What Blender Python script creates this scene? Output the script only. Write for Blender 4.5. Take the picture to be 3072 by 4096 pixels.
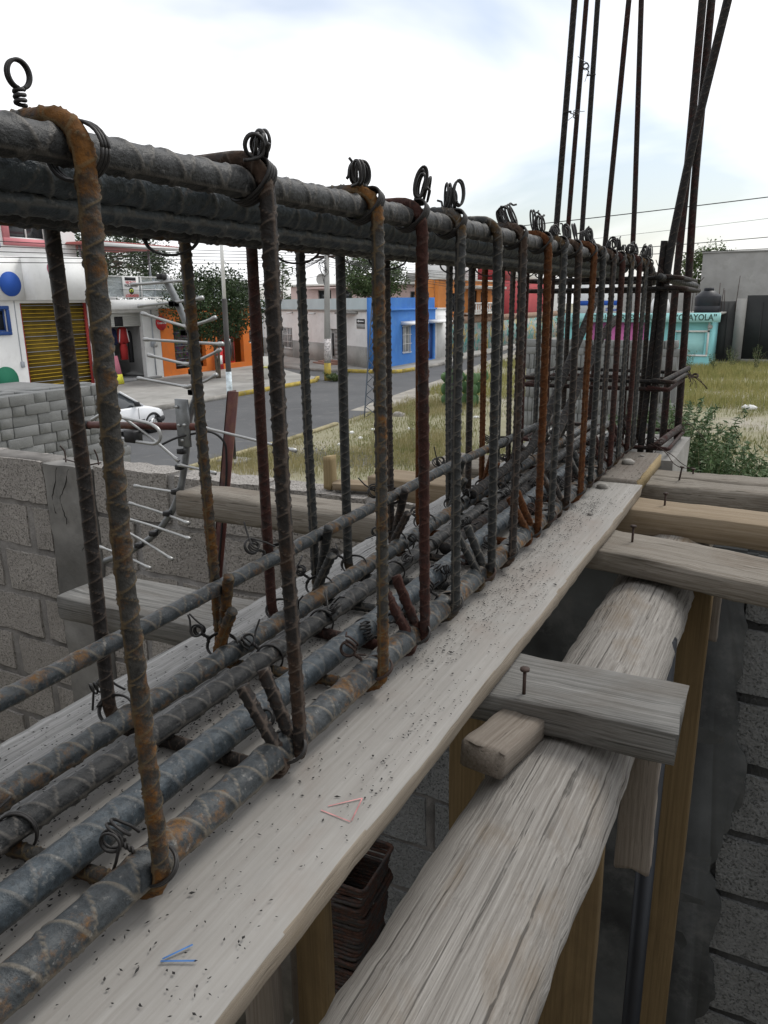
import bpy, math, random
import numpy as np
from mathutils import Vector, Matrix

random.seed(7); RNG = np.random.default_rng(11)
for o in list(bpy.data.objects): bpy.data.objects.remove(o)
S = bpy.context.scene; COL = S.collection
R = math.radians

# ------------------------------------------------------------------ camera
CAM = np.array((0.0, 0.0, 3.9)); PITCH, YAW, ROLL = R(15.5), R(27.6), R(0.7)
f_ = np.array((-math.sin(YAW)*math.cos(PITCH), math.cos(YAW)*math.cos(PITCH), -math.sin(PITCH)))
r0 = np.array((math.cos(YAW), math.sin(YAW), 0.0)); u0 = np.cross(r0, f_)
rr = r0*math.cos(ROLL) - u0*math.sin(ROLL); uu = u0*math.cos(ROLL) + r0*math.sin(ROLL)
cd = bpy.data.cameras.new('camera'); cam = bpy.data.objects.new('camera', cd); COL.objects.link(cam)
cam.matrix_world = Matrix(((rr[0], uu[0], -f_[0], 0), (rr[1], uu[1], -f_[1], 0), (rr[2], uu[2], -f_[2], 3.9), (0, 0, 0, 1)))
cd.sensor_fit = 'VERTICAL'; cd.sensor_height = 24; cd.lens = 24*760/1024
cd.clip_start = .02; cd.clip_end = 3000
S.camera = cam
S.render.resolution_x, S.render.resolution_y = 768, 1024

# ------------------------------------------------------------------ overcast sky, soft sun, exposure
SUN_EL, SUN_ROT = R(54), R(24)
W = bpy.data.worlds.new('World'); S.world = W; W.use_nodes = True
nt = W.node_tree; nt.nodes.clear(); N = nt.nodes.new; L = nt.links.new
sky = N('ShaderNodeTexSky'); sky.sky_type = 'NISHITA'; sky.sun_disc = False
sky.sun_elevation = SUN_EL; sky.sun_rotation = SUN_ROT; sky.air_density = 1.2; sky.dust_density = 2.0
tc = N('ShaderNodeTexCoord'); sep = N('ShaderNodeSeparateXYZ'); L(tc.outputs['Generated'], sep.inputs[0])
ad = N('ShaderNodeMath'); ad.operation = 'ADD'; ad.inputs[1].default_value = .32
mx0 = N('ShaderNodeMath'); mx0.operation = 'MAXIMUM'; mx0.inputs[1].default_value = 0; L(sep.outputs[2], mx0.inputs[0]); L(mx0.outputs[0], ad.inputs[0])
dx = N('ShaderNodeMath'); dx.operation = 'DIVIDE'; L(sep.outputs[0], dx.inputs[0]); L(ad.outputs[0], dx.inputs[1])
dy = N('ShaderNodeMath'); dy.operation = 'DIVIDE'; L(sep.outputs[1], dy.inputs[0]); L(ad.outputs[0], dy.inputs[1])
cb = N('ShaderNodeCombineXYZ'); L(dx.outputs[0], cb.inputs[0]); L(dy.outputs[0], cb.inputs[1])
cl = N('ShaderNodeTexNoise'); cl.inputs['Scale'].default_value = 1.15; cl.inputs['Detail'].default_value = 5; cl.inputs['Roughness'].default_value = .48
cl.inputs['Distortion'].default_value = .35
of = N('ShaderNodeVectorMath'); of.operation = 'ADD'; of.inputs[1].default_value = (2.6, 0.8, 0); L(cb.outputs[0], of.inputs[0]); L(of.outputs[0], cl.inputs['Vector'])
rp = N('ShaderNodeValToRGB'); rp.color_ramp.elements[0].position = .33; rp.color_ramp.elements[1].position = .53
rp.color_ramp.elements[0].color = (.22, .22, .22, 1); rp.color_ramp.elements[1].color = (1, 1, 1, 1)
L(cl.outputs['Fac'], rp.inputs['Fac'])
sb = N('ShaderNodeMix'); sb.data_type = 'RGBA'; sb.blend_type = 'MULTIPLY'; sb.inputs[0].default_value = 1
L(sky.outputs[0], sb.inputs[6]); sb.inputs[7].default_value = (.10, .103, .108, 1)
cm = N('ShaderNodeMix'); cm.data_type = 'RGBA'; L(rp.outputs['Color'], cm.inputs[0]); L(sb.outputs[2], cm.inputs[6])
cm.inputs[7].default_value = (1.06, 1.07, 1.09, 1)
bg = N('ShaderNodeBackground'); bg.inputs[1].default_value = 1.0; L(cm.outputs[2], bg.inputs[0])
wo = N('ShaderNodeOutputWorld'); L(bg.outputs[0], wo.inputs[0])

sd = bpy.data.lights.new('sun', 'SUN'); so = bpy.data.objects.new('sun', sd); COL.objects.link(so)
sd.energy = 1.4; sd.angle = R(22); sd.color = (1, .97, .92)
sdir = Vector((math.sin(SUN_ROT)*math.cos(SUN_EL), math.cos(SUN_ROT)*math.cos(SUN_EL), math.sin(SUN_EL)))
so.rotation_euler = sdir.to_track_quat('Z', 'Y').to_euler(); so.location = (0, 0, 40)
S.render.engine = 'CYCLES'
S.cycles.max_bounces = 5; S.cycles.diffuse_bounces = 3; S.cycles.glossy_bounces = 2; S.cycles.transmission_bounces = 4; S.cycles.transparent_max_bounces = 6
S.view_settings.view_transform = 'Standard'; S.view_settings.look = 'None'; S.view_settings.gamma = 1
S.view_settings.use_curve_mapping = False; S.view_settings.exposure = 0.28

# ------------------------------------------------------------------ mesh helpers
class MB:
    def __init__(s): s.V = []; s.P = []; s.n = 0; s.A = []; s.M = []
    def add(s, V, faces, attr=None, mi=0):
        V = np.asarray(V, float).reshape(-1, 3); s.V.append(V)
        for fa in faces:
            fa = np.asarray(fa, int)
            if fa.ndim == 1: fa = fa[None]
            s.P.append(fa + s.n); s.M.append(np.full(len(fa), mi))
        s.A.append(np.zeros((len(V), 2)) if attr is None else attr); s.n += len(V)
        return s
    def mesh(s, name, smooth=False, attr=False):
        me = bpy.data.meshes.new(name)
        V = np.concatenate(s.V)
        me.vertices.add(len(V)); me.vertices.foreach_set('co', V.ravel())
        li = np.concatenate([p.ravel() for p in s.P]); tot = np.concatenate([np.full(len(p), p.shape[1]) for p in s.P])
        me.loops.add(len(li)); me.loops.foreach_set('vertex_index', li)
        me.polygons.add(len(tot)); st = np.concatenate(([0], np.cumsum(tot)[:-1]))
        me.polygons.foreach_set('loop_start', st); me.polygons.foreach_set('loop_total', tot)
        me.polygons.foreach_set('material_index', np.concatenate(s.M))
        if smooth: me.polygons.foreach_set('use_smooth', np.ones(len(tot), bool))
        if attr:
            A = np.concatenate(s.A)
            for i, nm in enumerate(('rib', 'bend')):
                a = me.attributes.new(nm, 'FLOAT', 'POINT'); a.data.foreach_set('value', A[:, i].copy())
        me.update(); me.validate(); return me

def wloc(o):
    v = np.zeros(3)
    while o is not None: v = v + np.array(o.location); o = o.parent
    return v
def put(name, mb, mat, parent=None, smooth=False, attr=False, loc=None):
    """one mesh object; vertices are given in world metres and stored relative to the parent (or to loc)"""
    base = wloc(parent) if parent is not None else (np.zeros(3) if loc is None else np.array(loc, float))
    for i in range(len(mb.V)): mb.V[i] = mb.V[i] - base
    me = mb.mesh(name, smooth, attr)
    for m in (mat if isinstance(mat, (list, tuple)) else [mat]): me.materials.append(m)
    o = bpy.data.objects.new(name, me); COL.objects.link(o)
    if parent is not None: o.parent = parent
    elif loc is not None: o.location = loc
    return o
def tag(o, label=None, cat=None, group=None, kind=None):
    if label: o['label'] = label
    if cat: o['category'] = cat
    if group: o['group'] = group
    if kind: o['kind'] = kind
    return o
def thing(name, label, cat, loc=(0, 0, 0), group=None):
    o = bpy.data.objects.new(name, None); COL.objects.link(o); o.location = loc; o.empty_display_size = .1
    return tag(o, label, cat, group)

BOXF = np.array([(0, 3, 2, 1), (4, 5, 6, 7), (0, 1, 5, 4), (1, 2, 6, 5), (2, 3, 7, 6), (3, 0, 4, 7)])
def box(mb, lo, hi, mi=0, rot=None, piv=None):
    x0, y0, z0 = lo; x1, y1, z1 = hi
    V = np.array([(x0, y0, z0), (x1, y0, z0), (x1, y1, z0), (x0, y1, z0), (x0, y0, z1), (x1, y0, z1), (x1, y1, z1), (x0, y1, z1)], float)
    if rot is not None:
        p = V.mean(0) if piv is None else np.array(piv); V = (V - p) @ np.array(rot).T + p
    return mb.add(V, [BOXF], mi=mi)
def cbox(mb, lo, hi, b=.004, mi=0, rot=None, piv=None):
    """box with chamfered edges"""
    lo = np.array(lo, float); hi = np.array(hi, float); V = []; idx = {}
    for i in (0, 1):
        for j in (0, 1):
            for k in (0, 1):
                c = np.array([(lo, hi)[i][0], (lo, hi)[j][1], (lo, hi)[k][2]]); s = np.array([1-2*i, 1-2*j, 1-2*k])
                for a in range(3):
                    p = c + b*s; p[a] = c[a]; idx[(i, j, k, a)] = len(V); V.append(p)
    F4 = []; F3 = []
    for a in range(3):
        b1, b2 = [q for q in range(3) if q != a]
        for e in (0, 1):
            q = []
            for u, w in ((0, 0), (1, 0), (1, 1), (0, 1)):
                t = [0, 0, 0]; t[a] = e; t[b1] = u; t[b2] = w; q.append(idx[(*t, a)])
            F4.append(q)
        for u in (0, 1):
            for w in (0, 1):
                t0 = [0, 0, 0]; t0[b1] = u; t0[b2] = w; t1 = list(t0); t0[a] = 0; t1[a] = 1
                F4.append([idx[(*t0, b1)], idx[(*t1, b1)], idx[(*t1, b2)], idx[(*t0, b2)]])
    for i in (0, 1):
        for j in (0, 1):
            for k in (0, 1): F3.append([idx[(i, j, k, a)] for a in range(3)])
    V = np.array(V)
    C = V.mean(0)
    def fix(f):
        p = V[f]; n = np.cross(p[1]-p[0], p[2]-p[0]); return f if n @ (p.mean(0)-C) > 0 else f[::-1]
    F4 = [fix(f) for f in F4]; F3 = [fix(f) for f in F3]
    if rot is not None:
        p = C if piv is None else np.array(piv); V = (V - p) @ np.array(rot).T + p
    return mb.add(V, [np.array(F4), np.array(F3)], mi=mi)
def rotz(a): return np.array(((math.cos(a), -math.sin(a), 0), (math.sin(a), math.cos(a), 0), (0, 0, 1)))
def rotx(a): return np.array(((1, 0, 0), (0, math.cos(a), -math.sin(a)), (0, math.sin(a), math.cos(a))))
def roty(a): return np.array(((math.cos(a), 0, math.sin(a)), (0, 1, 0), (-math.sin(a), 0, math.cos(a))))

def fillet(P, rad, seg=7):
    P = [np.array(p, float) for p in P]; out = [P[0]]
    for i in range(1, len(P)-1):
        a, b, c = P[i-1], P[i], P[i+1]
        la, lc = np.linalg.norm(a-b), np.linalg.norm(c-b); q = min(rad, .48*la, .48*lc)
        p, s = b+(a-b)/la*q, b+(c-b)/lc*q
        for t in np.linspace(0, 1, seg): out.append((1-t)**2*p + 2*t*(1-t)*b + t*t*s)
    out.append(P[-1]); return np.array(out)
def resample(P, ds):
    P = np.asarray(P, float); d = np.linalg.norm(np.diff(P, axis=0), axis=1); s = np.concatenate(([0], np.cumsum(d)))
    n = max(2, int(s[-1]/ds)+1); t = np.linspace(0, s[-1], n)
    return np.stack([np.interp(t, s, P[:, k]) for k in range(3)], 1), t
def frames(P):
    T = np.gradient(P, axis=0); T /= np.linalg.norm(T, axis=1)[:, None]+1e-12
    A = np.empty_like(P); ref = np.array((0, 0, 1.)) if abs(T[0][2]) < .9 else np.array((1., 0, 0))
    a = ref - T[0]*(ref @ T[0]); a /= np.linalg.norm(a)
    for i in range(len(P)):
        t = T[i]; a = a - t*(a[0]*t[0]+a[1]*t[1]+a[2]*t[2]); a = a/math.sqrt(a @ a); A[i] = a
    return T, A, np.cross(T, A)
def sweep(mb, P, rad, n=8, attr=None, cap=True, mi=0, ph=0.0):
    """rad: scalar, (N,) or (N,n)"""
    P = np.asarray(P, float); T, A, B = frames(P); th = np.linspace(0, 2*math.pi, n, endpoint=False)+ph
    rad = np.asarray(rad, float)
    if rad.ndim == 0: rad = np.full((len(P), n), float(rad))
    elif rad.ndim == 1: rad = np.repeat(rad[:, None], n, 1)
    V = P[:, None, :] + rad[..., None]*(np.cos(th)[None, :, None]*A[:, None, :] + np.sin(th)[None, :, None]*B[:, None, :])
    i = np.arange(len(P)-1)[:, None]*n; j = np.arange(n)[None, :]; k = (j+1) % n
    Q = np.stack((i+j, i+k, i+n+k, i+n+j), -1).reshape(-1, 4)
    F = [Q]
    if cap: F += [np.arange(n)[::-1], np.arange(n)+(len(P)-1)*n]
    return mb.add(V.reshape(-1, 3), F, attr, mi)
def tube(mb, pts, r, n=8, mi=0): return sweep(mb, pts, r, n, mi=mi)
def cyl(mb, p0, p1, r0, r1=None, n=16, mi=0):
    p0 = np.array(p0, float); p1 = np.array(p1, float)
    return sweep(mb, np.stack((p0, p1)), np.array((r0, r0 if r1 is None else r1)), n, mi=mi)
def rebar(mb, pts, r, pitch=None, fil=.0, ds=None, n=14, rh=.13, ph=0.0):
    """deformed bar: zig-zag ribs between two lengthwise ribs; attributes rib (crest) and bend (curvature)"""
    pitch = pitch or r*1.75
    P = fillet(pts, fil) if fil and len(pts) > 2 else np.asarray(pts, float)
    P, s = resample(P, ds or pitch*.2)
    T = np.gradient(P, axis=0); T /= np.linalg.norm(T, axis=1)[:, None]+1e-9
    cu = np.linalg.norm(np.gradient(T, axis=0), axis=1); w = 9
    cu = np.convolve(np.clip(cu*6, 0, 1), np.ones(w)/w, 'same')
    for _ in range(2): cu = np.convolve(cu, np.ones(15)/15, 'same')
    th = np.linspace(0, 2*math.pi, n, endpoint=False)
    t = (th % math.pi)/math.pi; q = (s/pitch)[:, None] + (th >= math.pi)[None, :]*.5
    d = np.minimum(np.abs(((q-t[None]+1) % 2)-1), np.abs(((q+t[None]+1) % 2)-1))
    rib = np.clip(1-d/.20, 0, 1); rib = rib*rib*(3-2*rib)
    lon = np.zeros(n); lon[[0, n//2]] = 1
    prof = np.maximum(rib, lon[None]*.95)
    rad = r*(1 + rh*prof)
    at = np.stack((prof.ravel(), np.repeat(cu, n)), 1)
    return sweep(mb, P, rad, n, attr=at, ph=ph)
def vnoise(x, seed=0, scale=1.0):
    """smooth 1-D value noise in [-1,1]"""
    g = np.random.default_rng(seed).uniform(-1, 1, 4096); x = np.asarray(x, float)*scale + 1000
    i = np.floor(x).astype(int); f = x-i; f = f*f*(3-2*f); return g[i % 4096]*(1-f)+g[(i+1) % 4096]*f
def vnoise2(x, y, seed=0):
    g = np.random.default_rng(seed).uniform(-1, 1, (256, 256)); x = np.asarray(x, float)+500; y = np.asarray(y, float)+500
    i = np.floor(x).astype(int); j = np.floor(y).astype(int); f = x-i; h = y-j; f = f*f*(3-2*f); h = h*h*(3-2*h)
    a, b = g[i % 256, j % 256], g[(i+1) % 256, j % 256]; c, d = g[i % 256, (j+1) % 256], g[(i+1) % 256, (j+1) % 256]
    return (a*(1-f)+b*f)*(1-h)+(c*(1-f)+d*f)*h
def timber(name, Lx, Wy, Tz, loc, mat, parent=None, rot=(0, 0, 0), seed=1, wob=.002, ch=.002, nl=None, sec=None, endw=.004, bow=0.0, edge=None):
    """sawn or weathered timber, local X along its length, origin at its centre"""
    nl = nl or max(10, int(Lx/.03)); w, t = Wy/2, Tz/2; c = ch
    if sec is None:
        sec = [(-w+c, t)] + [(y, t) for y in np.linspace(-w, w, 7)[1:-1]] + [(w-c, t), (w, t-c), (w, 0), (w, -t+c), (w-c, -t), (0, -t), (-w+c, -t), (-w, -t+c), (-w, 0), (-w, t-c)]
    sec = np.array(sec); n = len(sec); x = np.linspace(-Lx/2, Lx/2, nl); V = np.zeros((nl, n, 3))
    for k, (y, z) in enumerate(sec):
        V[:, k, 1] = y + wob*(vnoise(x, seed*31+k//3, 9) + .6*vnoise(x, seed*57+k, 45))
        V[:, k, 2] = z + wob*.6*(vnoise(x, seed*17+k//4, 7) + .7*vnoise(x, seed*77+k, 55)) + bow*(1-(2*x/Lx)**2)
        V[:, k, 0] = x; V[0, k, 0] += endw*vnoise(k*.7, seed+5); V[-1, k, 0] += endw*vnoise(k*.7, seed+9)
    i = np.arange(nl-1)[:, None]*n; j = np.arange(n)[None]; k = (j+1) % n
    mb = MB(); mb.add(V.reshape(-1, 3), [np.stack((i+j, i+n+j, i+n+k, i+k), -1).reshape(-1, 4), np.arange(n), (np.arange(n)+(nl-1)*n)[::-1]])
    me = mb.mesh(name, False); me.materials.append(mat)
    if edge is not None:
        me.materials.append(edge); mi = np.zeros(len(me.polygons), int); nn = np.zeros(len(me.polygons)*3); me.polygons.foreach_get('normal', nn); mi[np.abs(nn.reshape(-1, 3)[:, 2]) < .75] = 1; me.polygons.foreach_set('material_index', mi)
    o = bpy.data.objects.new(name, me); COL.objects.link(o); o.location = loc; o.rotation_euler = rot
    if parent is not None:
        o.parent = parent; o.location = Vector(loc) - Vector(wloc(parent))
    return o
def text_mb(body, size, ex=.004, shear=0.0, align='CENTER', sx=1.0, bold=.02):
    cu = bpy.data.curves.new('t', 'FONT'); cu.body = body; cu.size = size; cu.extrude = ex; cu.shear = shear; cu.align_x = align; cu.align_y = 'CENTER'
    cu.resolution_u = 3; cu.offset = bold*size
    o = bpy.data.objects.new('t', cu); COL.objects.link(o); dg = bpy.context.evaluated_depsgraph_get()
    me = bpy.data.meshes.new_from_object(o.evaluated_get(dg)); V = np.array([v.co[:] for v in me.vertices]); V[:, 0] *= sx
    F = [list(p.vertices) for p in me.polygons]; bpy.data.objects.remove(o); bpy.data.meshes.remove(me); return V, F
def text_on(name, body, size, org, ax, ay, mat, parent, ex=.004, shear=0.0, sx=1.0, align='CENTER'):
    V, F = text_mb(body, size, ex, shear, align, sx); ax = np.array(ax, float); ay = np.array(ay, float); az = np.cross(ax, ay)
    mb = MB(); mb.add(np.array(org)[None] + V[:, :1]*ax + V[:, 1:2]*ay + V[:, 2:3]*az, F); return put(name, mb, mat, parent)
def poly_prism(mb, P2, org, ax, ay, th, mi=0):
    """flat outline P2 in the plane (ax, ay) at org, thickness th along ax x ay"""
    P2 = np.array(P2, float); ax = np.array(ax, float); ay = np.array(ay, float); az = np.cross(ax, ay); n = len(P2)
    a = np.array(org)[None] + P2[:, :1]*ax + P2[:, 1:2]*ay; b = a + az*th
    j = np.arange(n); k = (j+1) % n
    return mb.add(np.concatenate((a, b)), [np.stack((j, k, k+n, j+n), 1), np.arange(n)[::-1], np.arange(n)+n], mi=mi)
def circle(r, n=28, cx=0, cy=0, rx=None): t = np.linspace(0, 2*math.pi, n, endpoint=False); return np.stack((cx+(rx or r)*np.cos(t), cy+r*np.sin(t)), 1)

# ------------------------------------------------------------------ materials
class NT:
    def __init__(s, name):
        s.m = bpy.data.materials.new(name); s.m.use_nodes = True; s.t = s.m.node_tree; s.t.nodes.clear()
        s.out = s.n('ShaderNodeOutputMaterial'); s.b = s.n('ShaderNodeBsdfPrincipled'); s.l(s.b.outputs[0], s.out.inputs[0])
        s.tc = s.n('ShaderNodeTexCoord'); s.oi = None
    def n(s, k): return s.t.nodes.new(k)
    def l(s, a, b): s.t.links.new(a, b)
    def map(s, scale=(1, 1, 1), rnd=True, coord='Object'):
        mp = s.n('ShaderNodeMapping'); mp.inputs['Scale'].default_value = scale; src = s.tc.outputs[coord]
        if rnd:
            if s.oi is None: s.oi = s.n('ShaderNodeObjectInfo')
            v = s.n('ShaderNodeVectorMath'); v.operation = 'MULTIPLY_ADD'; s.l(s.oi.outputs['Random'], v.inputs[0]); v.inputs[1].default_value = (37, 91, 53); s.l(src, v.inputs[2]); src = v.outputs[0]
        s.l(src, mp.inputs['Vector']); return mp.outputs[0]
    def noise(s, vec, scale, detail=4, rough=.55, dist=0):
        q = s.n('ShaderNodeTexNoise'); q.inputs['Scale'].default_value = scale; q.inputs['Detail'].default_value = detail; q.inputs['Roughness'].default_value = rough; q.inputs['Distortion'].default_value = dist
        s.l(vec, q.inputs['Vector']); return q.outputs['Fac']
    def voro(s, vec, scale, feat='F1'):
        q = s.n('ShaderNodeTexVoronoi'); q.feature = feat; q.inputs['Scale'].default_value = scale; s.l(vec, q.inputs['Vector']); return q
    def ramp(s, fac, a, b, ca=(0, 0, 0, 1), cb=(1, 1, 1, 1)):
        q = s.n('ShaderNodeValToRGB'); e = q.color_ramp.elements; e[0].position = a; e[1].position = b; e[0].color = ca; e[1].color = cb; s.l(fac, q.inputs[0]); return q.outputs[0]
    def mix(s, fac, a, b, mode='MIX'):
        q = s.n('ShaderNodeMix'); q.data_type = 'RGBA'; q.blend_type = mode
        for v, i in ((fac, 0), (a, 6), (b, 7)):
            if isinstance(v, (int, float)): q.inputs[i].default_value = v
            elif isinstance(v, tuple): q.inputs[i].default_value = v if len(v) == 4 else (*v, 1)
            else: s.l(v, q.inputs[i])
        return q.outputs[2]
    def math(s, op, a, b=None, clamp=False):
        q = s.n('ShaderNodeMath'); q.operation = op; q.use_clamp = clamp
        for v, i in ((a, 0), (b, 1)):
            if v is None: continue
            if isinstance(v, (int, float)): q.inputs[i].default_value = v
            else: s.l(v, q.inputs[i])
        return q.outputs[0]
    def attr(s, nm): q = s.n('ShaderNodeAttribute'); q.attribute_name = nm; return q.outputs['Fac']
    def bump(s, h, strength=.4, dist=.01, prev=None):
        q = s.n('ShaderNodeBump'); q.inputs['Strength'].default_value = strength; q.inputs['Distance'].default_value = dist; s.l(h, q.inputs['Height'])
        if prev is not None: s.l(prev, q.inputs['Normal'])
        return q.outputs[0]
    def done(s, col, rough=.8, normal=None, metal=0, spec=.4):
        if isinstance(col, tuple): s.b.inputs['Base Color'].default_value = (*col, 1) if len(col) == 3 else col
        else: s.l(col, s.b.inputs['Base Color'])
        if isinstance(rough, (int, float)): s.b.inputs['Roughness'].default_value = rough
        else: s.l(rough, s.b.inputs['Roughness'])
        s.b.inputs['Metallic'].default_value = metal; s.b.inputs['Specular IOR Level'].default_value = spec
        if normal is not None: s.l(normal, s.b.inputs['Normal'])
        return s.m

def plain(name, c, rough=.7, var=.12, scale=3.0, bump=.15, bscale=40, dirt=None, metal=0, spec=.35, bd=.004):
    """painted or plain surface with mild blotches, optional dirt colour and fine relief"""
    t = NT(name); v = t.map(); a = t.noise(v, scale, 5); k = tuple(max(0, q*(1-var*1.6)) for q in c); h = tuple(min(1, q*(1+var*.8)) for q in c)
    col = t.mix(t.ramp(a, .3, .7), k, h)
    if dirt:
        d = t.noise(v, scale*2.3, 8, .7); col = t.mix(t.ramp(d, .5, .75), col, dirt)
    b = t.noise(v, bscale, 4); return t.done(col, rough, t.bump(b, bump, bd), metal, spec)

def mat_rebar(name, steel, rust, amt, hi=(.30, .24, .18), rough=.55, spec=.5, fleck=.0):
    t = NT(name); v = t.map(); n1 = t.noise(v, 16, 7, .7); n2 = t.noise(v, 90, 5, .7); n4 = t.noise(v, 230, 3, .6)
    f = t.math('ADD', n1, t.math('MULTIPLY', t.attr('bend'), .55)); f = t.math('ADD', f, t.math('MULTIPLY', n2, .3)); f = t.math('ADD', f, amt-.645)
    rk = t.ramp(f, .46, .58); c = t.mix(t.ramp(n2, .3, .7), tuple(q*.5 for q in steel), tuple(min(1, q*1.5) for q in steel))
    r2 = t.mix(t.ramp(n2, .3, .7), tuple(q*.4 for q in rust), tuple(min(1, q*1.35) for q in rust)); c = t.mix(rk, c, r2)
    c = t.mix(t.math('MULTIPLY', t.ramp(t.attr('rib'), .4, .85), .85), c, t.mix(t.ramp(n2, .3, .7), tuple(q*.85 for q in hi), tuple(q*1.2 for q in hi)))
    c = t.mix(t.math('MULTIPLY', t.ramp(n4, .58, .68), .55), c, tuple(q*.3 for q in steel))
    if fleck:
        n3 = t.noise(v, 120, 5, .7); c = t.mix(t.math('MULTIPLY', t.ramp(n3, .60, .70), fleck), c, (.34, .325, .30))
    ro = t.math('ADD', t.math('MULTIPLY', rk, .28), t.math('ADD', t.math('MULTIPLY', n2, .25), rough-.10))
    return t.done(c, ro, t.bump(t.math('ADD', n2, t.math('MULTIPLY', n4, .5)), .55, .003), .1, spec)

def mat_wood(name, dark, light, stain=None, crack=.5, gscale=1.0, speck=0.0, rough=.85, bump=.6, samt=.5):
    t = NT(name); g1 = t.noise(t.map((4.5*gscale, 330*gscale, 330*gscale)), 1, 5, .65, .05); g2 = t.noise(t.map((8, 26, 26)), 1, 7, .7, .4)
    c = t.mix(t.ramp(g1, .32, .68), dark, light); c = t.mix(t.math('MULTIPLY', t.ramp(g2, .4, .72), .32), c, tuple(q*.62 for q in light))
    if stain:
        g3 = t.noise(t.map((2.6, 5, 5)), 1.5, 6, .6, .8); c = t.mix(t.math('MULTIPLY', t.ramp(g3, .52, .72), samt), c, stain)
    cr = t.noise(t.map((1.7*gscale, 190*gscale, 190*gscale)), 1, 3, .55, .06); ck = t.ramp(cr, .61, .67); c = t.mix(t.math('MULTIPLY', ck, crack), c, tuple(q*.3 for q in dark))
    h = t.math('SUBTRACT', g1, t.math('MULTIPLY', ck, crack))
    if speck:
        sp = t.noise(t.map(), 130, 2, .5); c = t.mix(t.math('MULTIPLY', t.ramp(sp, .66, .70), speck), c, (.05, .048, .045))
    return t.done(c, rough, t.bump(h, bump, .004), 0, .25)

def mat_block(name, lo, hi, pit=.55, scale=1.0, var=.35):
    """porous cinder block"""
    t = NT(name); v = t.map(); n1 = t.noise(v, 90*scale, 5, .75); n2 = t.noise(v, 5*scale, 5, .6)
    vo = t.voro(v, 150*scale); pits = t.ramp(t.noise(v, 170*scale, 2, .6), .56, .66)
    oi = t.n('ShaderNodeObjectInfo')
    c = t.mix(t.ramp(n1, .3, .7), lo, hi); c = t.mix(t.math('MULTIPLY', t.ramp(n2, .35, .7), .4), c, tuple(q*.72 for q in lo))
    c = t.mix(t.math('MULTIPLY', pits, pit), c, tuple(q*.28 for q in lo))
    c = t.mix(t.math('MULTIPLY', t.math('SUBTRACT', oi.outputs['Random'], 0), var), c, tuple(q*.75 for q in hi), 'MIX')
    h = t.math('SUBTRACT', t.math('ADD', n1, t.math('MULTIPLY', vo.outputs['Distance'], .6)), pits)
    return t.done(c, .95, t.bump(h, .8, .006), 0, .15)

def mat_leaf(name, a, b, rough=.6):
    t = NT(name); v = t.map(rnd=False); n = t.noise(v, 2.2, 3); n2 = t.noise(v, 14, 2)
    c = t.mix(t.ramp(n, .35, .65), a, b); c = t.mix(t.math('MULTIPLY', n2, .5), c, tuple(q*.5 for q in a))
    m = t.done(c, rough, None, 0, .3); return m

M = {}
# steel
M['bar_blue'] = mat_rebar('bar_blue', (.044, .056, .065), (.10, .055, .024), .33, (.10, .10, .095), .42, .45, .4)
M['bar_grey'] = mat_rebar('bar_grey', (0.0173, 0.0180, 0.0180), (0.053, 0.032, 0.02), .33, (0.081, 0.074, 0.065), .5, .45, .25)
M['bar_mix'] = mat_rebar('bar_mix', (0.0323, 0.0382, 0.0416), (.135, .066, .018), .43, (.115, .10, .078), .46, .45, .35)
M['st_orange'] = mat_rebar('st_orange', (0.037, 0.035, 0.031), (0.124, 0.053, 0.011), .47, (0.118, 0.084, 0.043), .6, .35)
M['st_brown'] = mat_rebar('st_brown', (0.0180, 0.0151, 0.0137), (0.046, 0.027, 0.017), .42, (0.093, 0.071, 0.056), .6, .35)
M['st_red'] = mat_rebar('st_red', (0.0187, 0.0094, 0.0079), (0.043, 0.016, 0.012), .55, (0.074, 0.037, 0.028), .62, .35, .08)
M['st_grey'] = mat_rebar('st_grey', (0.0187, 0.0202, 0.0202), (0.074, 0.042, 0.014), .33, (0.105, 0.096, 0.081), .56, .4)
M['st_rust'] = mat_rebar('st_rust', (0.0476, 0.0213, 0.0102), (0.0867, 0.0306, 0.0093), .60, (0.118, 0.056, 0.025), .7, .3, .12)
M['col_bar'] = mat_rebar('col_bar', (0.0137, 0.0101, 0.0086), (0.034, 0.013, 0.011), .48, (0.062, 0.034, 0.028), .7, .3, .20)
M['col_bar2'] = mat_rebar('col_bar2', (0.0115, 0.0108, 0.0108), (0.028, 0.017, 0.014), .42, (0.062, 0.05, 0.04), .7, .3, .15)
M['wire'] = plain('wire', (.030, .028, .027), .5, .3, 20, .1, 90, None, .3, .5)
M['wire_rust'] = plain('wire_rust', (.05, .032, .026), .7, .3, 20, .1, 90, None, .1, .3)
# timber
M['w_board'] = mat_wood('w_board', (0.239, 0.225, 0.207), (0.302, 0.292, 0.273), (0.217, 0.180, 0.154), .08, .55, .0, .92, .12, .5)
M['w_white'] = mat_wood('w_white', (0.148, 0.147, 0.141), (0.348, 0.344, 0.337), None, .9, .85, .3, .9, .6)
M['w_dark'] = mat_wood('w_dark', (0.126, 0.107, 0.089), (0.192, 0.174, 0.152), (0.104, 0.078, 0.063), .3, .6, .3, .9, .4)
M['w_edge'] = mat_wood('w_edge', (0.192, 0.159, 0.118), (0.266, 0.229, 0.185), (0.163, 0.118, 0.067), .3, 1.2, 0, .9, .5)
M['w_yel'] = mat_wood('w_yel', (0.244, 0.181, 0.089), (0.333, 0.259, 0.148), None, .3, 1.0, 0, .9, .5)
M['w_grey'] = mat_wood('w_grey', (.085, .083, .077), (.215, .21, .198), (.085, .07, .055), .55, .9, .08, .9, .5, .6)
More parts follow.
